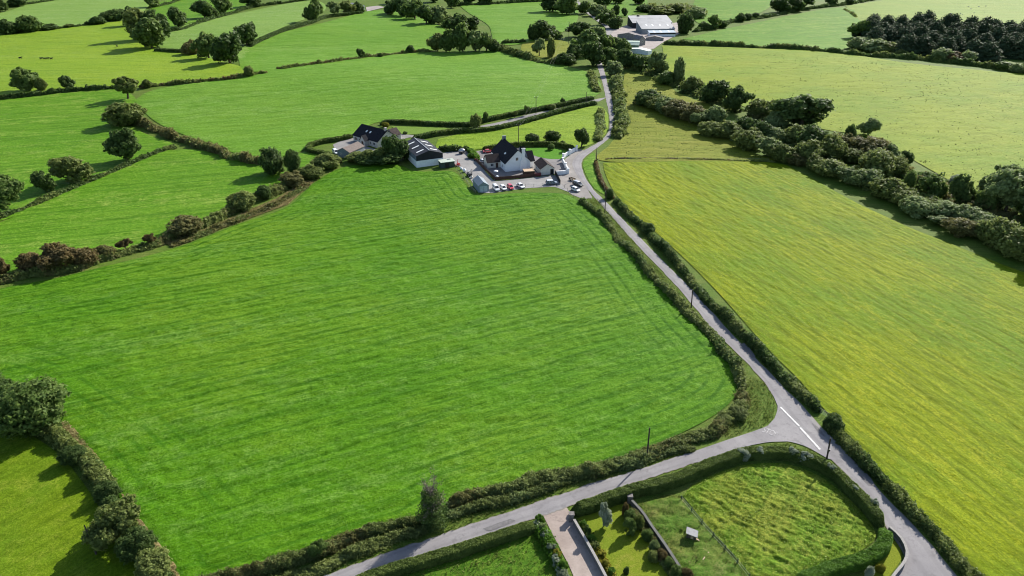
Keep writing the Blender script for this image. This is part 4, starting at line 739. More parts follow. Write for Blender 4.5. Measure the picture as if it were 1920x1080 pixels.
# ------------------------------------------------------------------ buildings
WHITE = plain('white_render', (.78, .79, .8), .8, var=.04, scale=.8, spec=.2); CREAM = plain('cream_render', (.62, .58, .5), .85, var=.06, scale=.7)
PEB = plain('pebbledash', (.52, .48, .44), .9, var=.08, scale=1.2); SLATE = plain('slate', (.02, .02, .026), .85, var=.2, scale=1.2, spec=.12); BRSL = plain('brown_tile', (.06, .045, .042), .85, spec=.12, var=.2, scale=1.0)
GLASS = plain('window_glass', (.02, .025, .03), .08, var=.1, spec=.8); UPVC = plain('white_frame', (.75, .75, .74), .4, var=.03)
NAVY = plain('navy_cladding', (.012, .014, .022), .7, var=.15, scale=.6); NROOF = plain('blue_grey_sheeting', (.026, .031, .044), .75, spec=.15, var=.15, scale=.5); CONC = plain('pale_concrete', (.76, .78, .8), .85, var=.07, scale=.6)
ROOFL = plain('rooflight_sheet', (.8, .8, .78), .4, var=.04); GREYB = plain('grey_block', (.2, .23, .25), .9, var=.1, scale=.8); GSHEET = plain('grey_sheeting', (.34, .34, .345), .55, var=.12, scale=.15)
def corrug(mat, rep=2.2, depth=.03):
    t = mat.node_tree; b = t.nodes['Principled BSDF']; g = nd(t, 'ShaderNodeTexCoord').outputs['Object']; s = nd(t, 'ShaderNodeSeparateXYZ'); t.links.new(g, s.inputs[0])
    bump(t, b, mul(t, mul(t, s.outputs[1], 6.283 * rep), 0, 'SINE'), .5, depth)
corrug(NROOF, 3, .012); corrug(GSHEET, .8)
def gable(name, A, B, Ln, eave, ridge, wm, rm, label, cat, over=.35, th=.16, base=-1.2, group=None, rise=0.0):
    A = np.asarray(A, float); B = np.asarray(B, float); d = B - A; W = float(np.hypot(*d)); z = min(gz(A), gz(B)) + rise
    e = empty(name, (A[0], A[1], z), math.atan2(d[1], d[0])); tag(e, label, cat, group)
    m = MB(); m.prism([(0, base), (W, base), (W, eave), (W / 2, ridge), (0, eave)], 1, 0, Ln); m.build('wall', wm, e)
    k = (ridge - eave) / (W / 2); r = MB()
    for s in (0, 1):
        x0, x1 = (-over, W / 2) if s == 0 else (W + over, W / 2); z0 = eave - over * k
        r.prism([(x0, z0 + .03), (x1, ridge + .03), (x1, ridge + .03 + th), (x0, z0 + .03 + th)], 1, -over, Ln + over)
    ro = r.build('roof', rm, e); return e, W, ro
def window(e, c, wd, ht, ax, frame=UPVC, sash=True):           # ax: 'y-' faces -y, 'x-' faces -x, 'x+' faces +x
    n = {'y-': (0, -1), 'x-': (-1, 0), 'x+': (1, 0), 'y+': (0, 1)}[ax]; f = MB(); hx = n[0] != 0
    def bx(m, u, v, w_, h_, o, t): m.box((c[0] + n[0] * o + (0 if hx else u), c[1] + n[1] * o + (u if hx else 0), c[2] + v), (t if hx else w_, w_ if hx else t, h_))
    for u, v, w_, h_ in ((0, ht / 2, wd + .16, .1), (0, -ht / 2, wd + .16, .1), (-wd / 2, 0, .1, ht - .1), (wd / 2, 0, .1, ht - .1)): bx(f, u, v, w_, h_, .05, .1)
    if sash: bx(f, 0, 0, .07, ht - .12, .05, .08)
    w_ = f.build('window', frame, e); g = MB(); bx(g, 0, 0, wd - .08, ht - .08, .02, .04); g.build('pane', GLASS, w_); return w_
def door(e, c, wd, ht, ax, mat):
    n = {'y-': (0, -1), 'x-': (-1, 0), 'x+': (1, 0)}[ax]; hx = n[0] != 0; d = MB(); d.box((c[0] + n[0] * .04, c[1] + n[1] * .04, c[2] + ht / 2), (.08 if hx else wd, wd if hx else .08, ht))
    for k in (-.25, .25): d.box((c[0] + n[0] * .1 + (0 if hx else k * wd), c[1] + n[1] * .1 + (k * wd if hx else 0), c[2] + ht * .5), (.05 if hx else wd * .34, wd * .34 if hx else .05, ht * .8))
    o = d.build('door', mat, e); h = MB(); h.box((c[0] + n[0] * .15 + (0 if hx else wd * .4), c[1] + n[1] * .15 + (wd * .4 if hx else 0), c[2] + 1), (.06, .06, .14)); h.build('handle', STEEL, o); return o
STEEL = plain('steel', (.45, .45, .46), .35, .8, .05); RED = plain('red_paint', (.55, .02, .025), .3, var=.06, spec=.5); BLACKM = plain('black_paint', (.015, .015, .016), .5, var=.1); WOOD = plain('brown_boards', (.09, .045, .028), .8, var=.25, scale=3)
PALEWOOD = plain('pale_boards', (.45, .34, .22), .8, var=.15, scale=3); RUBBER = plain('rubber', (.015, .015, .015), .8)
# white farmhouse
A = np.array([-2.63, 265.0]); hd = math.radians(19); B_ = A + 10.6 * np.array([math.cos(hd), math.sin(hd)])
fh, W, ro = gable('farmhouse', A, B_, 18.5, 3.5, 8.5, WHITE, SLATE, 'white farmhouse with steep dark slate roof, end chimney stack and gable window', 'house', .3, .18)
window(fh, (4.9, 0, 4.9), 1.1, 1.3, 'y-'); window(fh, (0, 3.2, 1.6), 1.1, 1.2, 'x-'); window(fh, (0, 13, 1.6), 1.4, 1.2, 'x-')
c = MB(); c.prism([(6.1, -1), (8.9, -1), (8.9, 3.6), (8.1, 5.2), (8.1, 8.9), (6.9, 8.9), (6.9, 5.2), (6.1, 3.6)], 1, -.75, -.003); c.box((7.5, -.38, 9.0), (1.4, .95, .22)); ch = c.build('chimney', WHITE, fh)
p = MB(); [p.cyl((7.2 + .6 * i, -.38, 9.35), .15, .5, 10) for i in (0, 1)]; p.build('chimney_pot', BRSL, ch)
c = MB(); c.box((5.3, 17.6, 8.7), (1.5, .8, 1.8)); c.box((5.3, 17.6, 9.65), (1.65, .95, .16)); c.build('chimney', GREYB, ro)
r = MB(); r.box((2.0, 6.3, 5.75), (.85, 1.2, .12), ry=-math.atan(5 / 5.3)); r.build('rooflight', UPVC, ro)
def wing(e, x0, x1, y0, y1, eave, ridge, wm, rm):               # cross wing with its ridge along x
    m = MB(); ym = (y0 + y1) / 2; m.prism([(y0, -1), (y1, -1), (y1, eave), (ym, ridge), (y0, eave)], 0, x0, x1); m.build('wing', wm, e)
    q = MB(); k = (ridge - eave) / (ym - y0); o = .3; xa, xb = (x0 - .25, x1) if x0 < 0 else (x0, x1 + .25)
    for s, ye in ((1, y0 - o), (-1, y1 + o)): q.prism([(ye, eave - o * k + .03), (ym, ridge + .03), (ym, ridge + .19), (ye, eave - o * k + .19)], 0, xa, xb)
    q.build('wing_roof', rm, e)
wing(fh, -5.6, -.004, 6.5, 11.5, 2.6, 5.0, CREAM, BRSL); wing(fh, W + .004, W + 2.6, 2.2, 8.6, 2.8, 6.0, WHITE, SLATE); wing(fh, W + .004, W + 2.2, 11.0, 15.5, 2.8, 5.6, WHITE, SLATE)
window(fh, (-3.6, 6.5, 1.4), 1.3, 1.1, 'y-'); door(fh, (-1.5, 6.5, 0), 1.0, 2.1, 'y-', WOOD); window(fh, (W + 2.6, 5.4, 1.5), 1.6, 1.2, 'x+')
pc = MB(); pc.box((W + 2.9, 5.4, 1.2), (.25, .4, 2.6)); pc.build('door_surround', PALEWOOD, fh)
# farmhouse garage
gg, W, _ = gable('garage', (11.32, 261.0), (16.83, 262.43), 8.6, 2.5, 4.4, CREAM, BRSL, 'small cream garage with brown tiled roof in the farmhouse court', 'garage', .25)
door(gg, (4.75, 0, 0), 1.3, 2.2, 'y-', BLACKM); window(gg, (0, 5.5, 1.4), 1.0, .9, 'x-'); door(gg, (W, 3.5, 0), 2.6, 2.1, 'x+', UPVC)
# big shed
A, B_ = np.array([-39.06, 270.74]), np.array([-28.65, 275.46])
sh, W, ro = gable('farm_shed', A, B_, 20.5, 4.6, 6.4, NAVY, NROOF, 'big dark blue farm shed with white lower walls and roof lights', 'shed', .15, .1)
m = MB(); m.box((W / 2, -.06, .85), (W + .16, .12, 3.7)); m.box((-.06, 10.2, .85), (.12, 20.4, 3.7)); m.build('lower_wall', CONC, sh)
m = MB(); m.box((-.04, 10.25, 3.62), (.07, 20.4, 1.75)); m.build('side_cladding', plain('grey_blue_cladding', (.16, .19, .24), .6, var=.1), sh)
k = math.atan(1.8 / (W / 2))
for i in range(3):
    for s in (-1, 1):
        q = MB(); q.box((W / 2 + s * W * .26, 3.4 + i * 6.2, 6.4 - W * .26 * math.tan(k) + .2), (W * .28, .95, .06), ry=s * k); q.build('rooflight', ROOFL, ro)
q = MB(); q.box((W / 2, 10.2, 6.56), (.36, 20.8, .1)); q.build('ridge_cap', plain('pale_flashing', (.25, .28, .32), .6), ro)
door(sh, (W, 6, 0), 4.0, 3.8, 'x+', GREYB)
# low store by the shed
A, B_ = np.array([-28.9, 269.6]), np.array([-23.6, 271.9]); d = B_ - A; e = empty('store_hut', (*A, gz(A)), math.atan2(d[1], d[0])); tag(e, 'low lean-to store with pale green flat roof at the corner of the big shed', 'hut')
W = float(np.hypot(*d)); m = MB(); m.box((W / 2, 1.7, 1.0), (W, 3.4, 2.8)); m.build('wall', plain('green_boards', (.05, .075, .06), .8), e); m = MB(); m.box((W / 2, 1.6, 2.5), (W + .5, 4.0, .14), rx=.03); m.build('roof', plain('pale_green_sheet', (.42, .48, .4), .6), e); door(e, (2.6, 0, 0), 1.8, 2.0, 'y-', BLACKM); m = MB(); m.box((W * .72, 2.6, 2.66), (1.4, .7, .16)); m.build('roof_hatch', GREYB, e)
# pale blue hut
BLUE = plain('pale_blue_metal', (.2, .24, .28), .7, .0, .07, spec=.2); corrug(BLUE, 3, .02)
e, W, _ = gable('metal_hut', (-12.47, 241.2), (-8.64, 242.4), 8.2, 2.5, 3.8, BLUE, BLUE, 'pale blue metal hut at the field corner of the farmyard', 'hut', .12, .06)
for x in (W * .3, W * .68): m = MB(); m.box((x, -.04, 1.15), (W * .36, .07, 2.2)); o = m.build('door', plain('hut_door', (.4, .47, .52), .5), e); h = MB(); h.box((x + .5, -.1, 1.1), (.06, .08, .25)); h.build('handle', STEEL, o)
# bungalow and its garage
A, B_ = np.array([-72.8, 309.0]), np.array([-59.6, 297.6]); d = B_ - A; Lb = float(np.hypot(*d)); pr_ = np.array([-d[1], d[0]]) / Lb
bu, Wb, ro = gable('bungalow', B_, B_ + pr_ * 11.5, Lb, 2.9, 6.7, PEB, SLATE, 'dormer bungalow with long black roof and pebbledash walls among hedges', 'house', .35, .16)
window(bu, (5.2, 0, 4.3), 1.2, 1.2, 'y-'); window(bu, (2.6, 0, 1.5), 1.5, 1.2, 'y-'); window(bu, (8.4, 0, 1.5), 1.5, 1.2, 'y-')
for y, w_ in ((2.4, 1.4), (5.0, 1.2), (12.3, 1.2), (15.4, 2.4)): window(bu, (0, y, 1.5), w_, 1.4, 'x-')
k = math.atan(3.8 / 5.75)
for y in (8.4, 11.0): q = MB(); q.box((3.0, y, 2.9 + 3.0 * math.tan(k) + .24), (1.2, .8, .1), ry=-k); q.build('rooflight', UPVC, ro)
wing(bu, -2.2, -.004, 6.4, 9.6, 2.7, 4.6, PEB, SLATE); door(bu, (-2.2, 8, 0), 1.2, 2.1, 'x-', WOOD); wing(bu, Wb + .004, Wb + 4.5, 3, 9, 2.7, 5.0, PEB, BRSL); q = MB(); q.box((5.75, .9, 7.1), (1.2, .8, 1.6)); q.build('chimney', PEB, ro)
e, W, _ = gable('garage', (-74.84, 285.3), (-68.9, 282.6), 10.5, 2.6, 4.2, GREYB, plain('weathered_tile', (.15, .115, .1), .8, var=.2), 'grey block garage with brown roof in front of the bungalow', 'garage', .25)
window(e, (W * .3, 0, 1.5), .9, .8, 'y-')
# grey farmstead at the top
def at(px, py): g = GP(px, py); return g
def slab(name, label, cat, A, B, segs, wm, mats, group=None, extra=None): # building whose roof steps back from front wall A-B: segs = (y0, z0, y1, z1)
    d = B - A; W = float(np.hypot(*d)); z = min(gz(A), gz(B)); e = empty(name, (*A, z), math.atan2(d[1], d[0])); tag(e, label, cat, group); m = MB(); y9 = segs[-1][2]
    poly = [(segs[0][0], -2)] + [q for s in segs for q in ((s[0], s[1]), (s[2], s[3]))] + [(y9, -2)]; m.prism(poly, 0, 0, W); m.build('wall', wm, e)
    for i, s in enumerate(segs):
        r = MB(); a = math.atan2(s[3] - s[1], s[2] - s[0]); ln = math.hypot(s[2] - s[0], s[3] - s[1]); r.box((W / 2, (s[0] + s[2]) / 2 - .2, (s[1] + s[3]) / 2 + .15), (W + .8, ln + .5, .14), rx=a); r.build('roof', mats[i % len(mats)], e)
    return e, W
a, b = at(1203, 64), at(1264, 64)
e1, W = slab('farm_shed', 'long grey-roofed farm shed with pale roof lights at the far farmstead, front one', 'shed', a, b, [(0, 4.5, 20, 9.2)], GREYB, [GSHEET])
for i, f in enumerate((.2, .39, .62, .86)): q = MB(); q.box((W * f, 8.2, 6.72), (1.5, 3.6, .1), rx=math.atan(4.7 / 20)); q.build('rooflight', ROOFL, e1)
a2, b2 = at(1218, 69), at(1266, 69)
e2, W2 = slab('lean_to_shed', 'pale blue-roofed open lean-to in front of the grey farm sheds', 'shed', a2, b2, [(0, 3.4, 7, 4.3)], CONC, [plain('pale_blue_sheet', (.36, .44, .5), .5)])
q = MB(); q.box((W2 / 2, -.05, 2.75), (W2, .06, 1.25)); q.build('opening_shade', BLACKM, e2)  # black panel on the wall stands in for shade inside the open front
for f in (.2, .46, .78): q = MB(); q.box((W2 * f, 3.4, 4.06), (1.6, 5.5, .06), rx=math.atan(.9 / 7)); q.build('rooflight', ROOFL, e2)
a3, b3 = at(1186, 53), at(1259, 53)
e3, W3 = slab('farm_shed', 'largest grey-roofed farm shed at the back of the far farmstead', 'shed', a3, b3 + (a3 - b3) * 0, [(0, 5.0, 11, 7.6), (11.2, 7.7, 19, 9.2)], NAVY, [GSHEET])
a4, b4 = at(1195, 48), at(1198, 48); e = empty('feed_silo', (*a4, gz(a4))); tag(e, 'dark upright feed bin at the left end of the grey sheds', 'silo'); m = MB(); m.cyl((0, 0, 5.5), 1.7, 6, 16); m.cyl((0, 0, 9.1), 1.7, 1.2, 16, r2=.4); m.cyl((0, 0, 1.9), .5, 1.2, 16, r2=1.7); m.build('hopper', plain('dark_bin', (.05, .045, .04), .6), e, True)
for i in range(4): q = MB(); q.tube([(1.3 * math.cos(i * 1.571 + .78), 1.3 * math.sin(i * 1.571 + .78), -.5), (1.4 * math.cos(i * 1.571 + .78), 1.4 * math.sin(i * 1.571 + .78), 3)], .1, 6); q.build('leg', STEEL, e)
STONE = plain('grey_stone', (.3, .28, .26), .95, var=.2, scale=1.5)
gable('stone_byre', at(1204, 74) + [0, 0], at(1163, 70), 6.5, 3.2, 5.2, STONE, plain('stone_slate', (.16, .14, .145), .8, var=.2), 'long low stone byre across the far farmyard, left half', 'barn', .2)
e, W, _ = gable('stone_byre', at(1211, 76), at(1244, 77), 6, 2.2, 3.6, STONE, plain('stone_slate_grey', (.17, .155, .155), .8, var=.2), 'long low grey byre continuing right of the old stone house', 'barn', .2)
e, W, _ = gable('stone_house', at(1198, 86), at(1209.5, 85), 9, 4.6, 7.0, STONE, plain('old_slate', (.2, .18, .18), .8, var=.2), 'old stone house with a single dark gable window in the farmstead yard', 'house', .1); window(e, (W / 2, 0, 3.2), 1.0, 1.3, 'y-')
e, W = slab('hay_barn', 'green-sided barn with pale green curved roof at the far farmstead', 'barn', at(1167, 93), at(1197, 94), [(0, 3.6, 3, 5.2), (3, 5.2, 6, 5.8)], plain('green_tin', (.08, .15, .12), .7), [plain('pale_green_tin', (.45, .55, .45), .6)])
gable('cattle_shed', at(1222, 101), at(1185, 96.5), 6, 2.6, 3.5, CONC, plain('white_roof_sheet', (.72, .74, .7), .5, var=.04), 'long white-roofed low shed behind the trees at the farmstead front', 'shed', .2)
e, W, _ = gable('far_house', at(655, 21), at(684, 18), 9, 4.5, 7.2, WHITE, plain('pale_slate', (.2, .2, .22), .6), 'white house half hidden by trees at the top edge above the hill', 'house', .3); window(e, (6, 0, 2.5), 1.5, 1.4, 'y-')
sheet('farm_path', [(686, 14), (708, 11), (722, 14), (706, 18), (688, 22)], 3, YARD, .35, smooth=1)
# ------------------------------------------------------------------ gate walls, fences
def wallrun(name, label, pts, h, th, mat, capm=None, cat='wall', pill=None, ph=0):
    G = GL(pts); o = np.array([*G[0], gz(G[0])]); e = empty(name, o); tag(e, label, cat); m = MB(); c = MB()
    Q = resample(G, 1.2) if len(G) > 2 else G
    for a, b in zip(Q, Q[1:]):
        d = b - a; n = np.array([-d[1], d[0]]) / np.hypot(*d) * th / 2
        for bm_, z0, z1, k in ((m, -.3, h, 1), (c, h + .003, h + .1, 1.35)):
            A0, B0 = [np.array([*q, gz(q)]) - o for q in (a, b)]; n3 = np.array([*n, 0]) * k
            bm_.loft([[A0 - n3 + [0, 0, z0], A0 + n3 + [0, 0, z0], A0 + n3 + [0, 0, z1], A0 - n3 + [0, 0, z1]], [B0 - n3 + [0, 0, z0], B0 + n3 + [0, 0, z0], B0 + n3 + [0, 0, z1], B0 - n3 + [0, 0, z1]]])
    m.build('panel', mat, e); c.build('coping', capm or mat, e)
    for p in (pill or []):
        g = GP(*p); q = np.array([*g, gz(g)]) - o; k = MB(); k.box((q[0], q[1], q[2] + ph / 2 - .2), (th * 2.4, th * 2.4, ph + .4)); k.box((q[0], q[1], q[2] + ph + .09), (th * 2.9, th * 2.9, .18), bev=.04); k.build('pillar', mat, e)
    return e
wallrun('gate_wall', 'white rendered entrance wall stepping down beside the road, upper half', [(1055.5, 297.5), (1067, 290), (1080.5, 282.5)], 1.6, .32, WHITE, None, 'wall', [(1056, 298.5), (1068, 290.5), (1081, 283.5)], 2.4)
wallrun('gate_wall', 'white rendered entrance wall curving from court to road, lower half', [(1055, 304), (1059.5, 313), (1064.5, 324), (1056, 327), (1043, 328)], 1.5, .32, WHITE, None, 'wall', [(1055, 305), (1060, 314.5), (1065, 325.5)], 2.1)
def fence(name, label, pts, h, gap, mat, rails=2, solid=False, group=None, pr=.06):
    G = GL(pts); o = np.array([*G[0], gz(G[0])]); e = empty(name, o); tag(e, label, 'fence', group); Q = resample(G, gap, False); me = None
    for q in Q:
        z = np.array([*q, gz(q)]) - o
        if me is None:
            k = MB(); k.box((0, 0, h / 2 - .15), (pr * 2, pr * 2, h + .3)); p0 = k.build('post', mat, e, loc=z); me = p0
        else: p = me.copy(); C.objects.link(p); p.parent = e; p.location = z
    for i in range(rails):
        zz = h * (i + .6) / rails; m = MB()
        if solid: m = MB()
        for a, b in zip(Q, Q[1:]):
            A0, B0 = [np.array([*q, gz(q)]) - o for q in (a, b)]; m.tube([A0 + [0, 0, zz], B0 + [0, 0, zz]], .02 if not solid else .03, 4)
        m.build('rail', mat if solid else STEEL, e)
    if solid:
        m = MB()
        for a, b in zip(Q, Q[1:]):
            A0, B0 = [np.array([*q, gz(q)]) - o for q in (a, b)]; d = B0 - A0; n = np.array([-d[1], d[0], 0]) / max(np.hypot(d[0], d[1]), .01) * .02
            m.loft([[A0 - n + [0, 0, .06], A0 + n + [0, 0, .06], A0 + n + [0, 0, h * .94], A0 - n + [0, 0, h * .94]], [B0 - n + [0, 0, .06], B0 + n + [0, 0, .06], B0 + n + [0, 0, h * .94], B0 - n + [0, 0, h * .94]]])
        m.build('boards', mat, e)
    return e
fence('board_fence', 'brown boarded fence along the court side of the farmyard, left run', [(893, 303), (905, 315), (917, 327), (929, 338)], 1.5, 2.0, WOOD, 1, True)
fence('board_fence', 'brown boarded fence below the white farmhouse gable, front run', [(929, 338), (950, 336.5), (978, 334), (1012, 330)], 1.4, 2.0, WOOD, 1, True)
fence('metal_gate', 'tall dark metal gate standing open between court and roadside', [(1040, 326), (1045, 335), (1050.5, 346)], 1.9, 1.4, BLACKM, 3, True)
FENCEW = plain('weathered_post', (.2, .17, .13), .9)
fence('wire_fence', 'post and wire fence behind the parked cars at the field edge', [(985, 351), (999, 350.5), (1012, 349.5), (1024, 348.5), (1036, 348), (1052, 349), (1060, 354), (1066, 361), (1076, 369)], 1.2, 3.0, FENCEW, 2)
PFEN = plain('pale_fence_wood', (.3, .26, .16), .9)
fence('wire_fence', 'pale post and wire fence between field and scrap-lined farmyard', [(855, 318), (865, 328), (875, 341), (884, 354), (892, 362)], 1.2, 2.2, PFEN, 2)
fence('wire_fence', 'thin post and wire fence between the two right-hand fields', [(1140, 299), (1200, 299.5), (1260, 299), (1330, 300), (1440, 302)], 1.1, 4.0, FENCEW, 2)
fence('wire_fence', 'post and wire fence dividing hen run from the tall meadow', [(1277, 938), (1300, 965), (1328, 998), (1352, 1024), (1378, 1052), (1404, 1085)], 1.1, 2.6, plain('green_post', (.05, .09, .05), .8), 2)
m = MB(); g = GP(1544, 778); e = empty('field_gate', (*g, gz(g)), math.radians(-52)); tag(e, 'pale tubular field gate in the hedge gap opposite the junction', 'gate')
for z in (.15, .45, .75, 1.1): m.tube([(-1.5, 0, z), (1.5, 0, z)], .03, 6)
for x in (-1.5, 0, 1.5): m.tube([(x, 0, .1), (x, 0, 1.15)], .03, 6)
m.build('frame', STEEL, e); [MB().box((s * 1.65, 0, .6), (.18, .18, 1.5)).build('post', FENCEW, e) for s in (-1, 1)]
GSTONE = plain('garden_stone', (.22, .2, .19), .95, var=.3, scale=5); COP = plain('pale_coping', (.3, .285, .265), .9, var=.15, scale=4)
wallrun('garden_wall', 'stone wall with pale coping along the right of the concrete drive', [(1076, 982), (1098, 1020), (1118, 1056), (1140, 1098)], .95, .32, GSTONE, COP, 'wall', [(1071, 976)], 1.5)
wallrun('garden_wall', 'dark stone wall between the garden lawn and the hen run', [(1184, 946), (1204, 968), (1222, 995), (1250, 1035), (1285, 1090)], .95, .34, GSTONE, plain('mossy_coping', (.12, .12, .11), .9), 'wall', [(1180, 941)], 1.4)
wallrun('entrance_wall', 'low curved stone wall with pale coping at the bottom right entrance', [(1665, 995), (1680, 1008), (1692, 1024), (1698, 1044), (1692, 1062), (1676, 1082), (1660, 1105)], .9, .3, GSTONE, COP)
# ------------------------------------------------------------------ garden ground, drive, meadow
sheet('drive', [(1018, 966), (1040, 957), (1066, 951), (1072, 972), (1098, 1015), (1122, 1060), (1145, 1105), (1085, 1105), (1068, 1062), (1048, 1025)], .5, tarmac('concrete_drive', (.25, .2, .175), (.36, .3, .265)), .03, smooth=1)
sheet('lawn', [(1080, 975), (1100, 962), (1165, 945), (1180, 946), (1215, 990), (1245, 1032), (1282, 1090), (1150, 1105)], .5, grassmat('garden_lawn', (.16, .2, .012), (.13, .19, .012), (.11, .14, .01), (.24, .22, .04), .8, .5, streak=.2), .04, .04, .5, smooth=1)
sheet('lawn', [(1658, 1030), (1672, 1008), (1688, 1026), (1693, 1044), (1682, 1062), (1664, 1085), (1630, 1095), (1640, 1060)], .4, grassmat('entrance_lawn', (.16, .2, .012), (.17, .19, .015), (.11, .14, .01), (.25, .23, .04), .8, .5, streak=.2), .04, .03, .5, smooth=1)
sheet('garden', [(1000, 992), (960, 1008), (880, 1036), (800, 1062), (740, 1085), (760, 1120), (1060, 1120), (1044, 1060), (1022, 1010)], .45, grassmat('rough_lawn', (.06, .15, .01), (.09, .17, .012), (.03, .09, .006), (.16, .2, .03), 1, .7), .06, .16, .9, smooth=1)
MEAD = [(1280, 930), (1300, 910), (1345, 888), (1400, 872), (1470, 870), (1530, 890), (1580, 925), (1620, 965), (1640, 995), (1640, 1012), (1610, 1035), (1560, 1050), (1500, 1075), (1470, 1098), (1412, 1098), (1378, 1045), (1330, 992)]
sheet('meadow', MEAD, .22, grassmat('meadow_grass', (.1, .19, .012), (.17, .195, .02), (.045, .095, .005), (.28, .29, .05), .9, .8, streak=.4, patch=.09), .06, .36, .62, smooth=3, rz=-.6)
RUN = [(1192, 946), (1230, 930), (1275, 928), (1330, 994), (1380, 1050), (1415, 1100), (1292, 1100), (1252, 1034), (1224, 990)]
sheet('hen_run', RUN, .3, grassmat('hen_run_grass', (.075, .15, .015), (.13, .14, .03), (.03, .07, .008), (.2, .17, .07), .9, .6, streak=.3, patch=.12), .05, .4, 1.0, smooth=1)
blades('tall_grass', [MEAD], 16, .3, .07, LM, -2.2, 'tall lodged yellow-green grass filling the rough meadow', 'grass', lean=1.2, seed=9, off=.2)
blades('rough_grass', [RUN], 26, .32, .07, LV, -2.0, 'rough tussocky grass in the hen run beside the meadow', 'grass', lean=.7, seed=10, off=.1)
VP = [[(1385, 690), (1433, 716), (1450, 745), (1455, 765), (1448, 788), (1430, 800), (1365, 822), (1345, 806), (1390, 770), (1398, 730)], [(1100, 372), (1120, 372), (1212, 480), (1272, 543), (1324, 605), (1380, 662), (1404, 686), (1390, 690), (1340, 640), (1240, 528), (1170, 450)], [(1150, 382), (1200, 438), (1240, 478), (1300, 541), (1350, 597), (1408, 660), (1470, 724), (1530, 780), (1520, 762), (1440, 682), (1330, 568), (1250, 480)], [(1560, 810), (1622, 878), (1705, 968), (1800, 1078), (1830, 1105), (1820, 1078), (1740, 993), (1640, 882), (1580, 820)],
      [(1300, 846), (1175, 886), (1025, 934), (950, 959), (800, 1011), (610, 1078), (540, 1100), (420, 1100), (560, 1056), (800, 975), (1000, 915), (1300, 825)], [(700, 1075), (875, 1017), (1015, 970), (1005, 978), (900, 1012), (720, 1080)], [(1068, 954), (1175, 913), (1300, 873), (1395, 842), (1442, 831), (1482, 830), (1515, 840), (1560, 868), (1610, 915), (1650, 955), (1664, 985), (1650, 975), (1600, 915), (1540, 868), (1480, 845), (1400, 848), (1180, 920)]]
blades('roadside_grass', VP, 17, .42, .075, LV, -2.0, 'rough verge grass along both roads and the junction corner', 'grass', lean=.5, seed=12, off=-.02)
DRY = [[(110, 795), (128, 790), (168, 836), (208, 886), (242, 945), (292, 1010), (330, 1060), (345, 1100), (322, 1100), (290, 1040), (262, 985), (230, 930), (195, 890), (150, 842)], [(330, 462), (440, 420), (540, 384), (590, 340), (570, 340), (520, 372), (450, 402), (360, 440), (310, 458)]]
for q in DRY: sheet('dry_grass_strip', q, .5, grassmat('straw_grass', (.22, .17, .075), (.17, .15, .05), (.09, .075, .03), (.36, .29, .15), .5, .6), .12, .25, .9, smooth=1)
blades('dry_grass', DRY, 34, .35, .07, LD, -2.2, 'dry straw-coloured grass along the left field edges', 'grass', lean=.7, seed=13, off=.2)
# hen hut, plank
g = GP(1296, 1008); e = empty('hen_hut', (*g, gz(g)), math.radians(-18)); tag(e, 'small hen hut with grey sheet roof standing in the rough run', 'hut'); e.scale = (.85, .85, .85)
m = MB(); m.prism([(-.9, .25), (.9, .25), (.9, 1.15), (-.9, 1.5)], 1, -.65, .65); m.build('wall', plain('hut_boards', (.1, .08, .06), .85, var=.2, scale=5), e); m = MB(); m.box((0, 0, 1.46), (2.25, 1.75, .05), ry=math.atan(.35 / 1.8)); m.build('roof', plain('zinc_sheet', (.19, .195, .21), .7), e)
for sx in (-.8, .8):
    for sy in (-.55, .55): MB().box((sx, sy, .1), (.09, .09, .5)).build('leg', WOOD, e)
m = MB(); m.box((.1, -.68, .75), (.5, .04, .6)); m.build('door', PALEWOOD, e); m = MB(); m.box((1.3, -.4, .3), (1.1, .3, .04), ry=.35); m.build('ramp', PALEWOOD, e)
g = GP(1323, 1045); m = MB(); m.box((0, 0, .2), (2.0, .16, .06), bev=.01); m.box((.55, 0, .14), (.1, .2, .06)); o = m.build('plank', PALEWOOD, None, loc=(*g, gz(g) + .16)); o.rotation_euler = (0, 0, math.radians(48)); tag(o, 'pale timber plank lying on bare soil below the hen hut', 'plank')
# ------------------------------------------------------------------ poles and wires
POLE = plain('creosoted_pole', (.05, .04, .032), .9); tops = {}
def pole(base, top, label, arm=0.0, key=None, box=False):
    g = GP(*base); z = gz(g); h = heightfor(g, top[1]); lx = (top[0] - PR((g[0], g[1], z + h))[0]) * PR((g[0], g[1], z + h))[2] / FPX * .6
    e = empty('utility_pole', (*g, z)); tag(e, label, 'utility pole'); m = MB(); m.tube([(0, 0, -.4), (lx * .5, 0, h * .5), (lx, 0, h)], [.17, .15, .12], 9); m.build('pole', POLE, e)
    if arm: m = MB(); m.box((lx, 0, h - .35), (arm, .12, .14), rz=math.radians(20)); a = m.build('cross_arm', POLE, e); [MB().cyl((lx + s * arm * .42, s * arm * .15, h - .12), .07, .3, 8).build('insulator', WHITE, a) for s in (-1, 1)]
    if box: m = MB(); m.box((lx * .6, -.25, h * .6), (.3, .28, .4)); m.build('junction_box', BLACKM, e)
    m = MB(); m.cyl((lx, 0, h + .04), .14, .08, 9); m.build('cap', POLE, e)
    if key: tops[key] = Vector((g[0] + lx, g[1], z + h))
pole((1548, 872), (1554, 822), 'wooden pole at the meadow hedge by the junction mouth', box=True); pole((1213, 858), (1217, 803), 'slim wooden pole in the brambles beside the side road', key='s')
pole((1296, 577), (1297.5, 543), 'wooden pole on the left verge halfway along the straight road'); pole((1134, 399), (1136, 361), 'wooden pole at the roadside where the hedge begins near the cars', key='a')
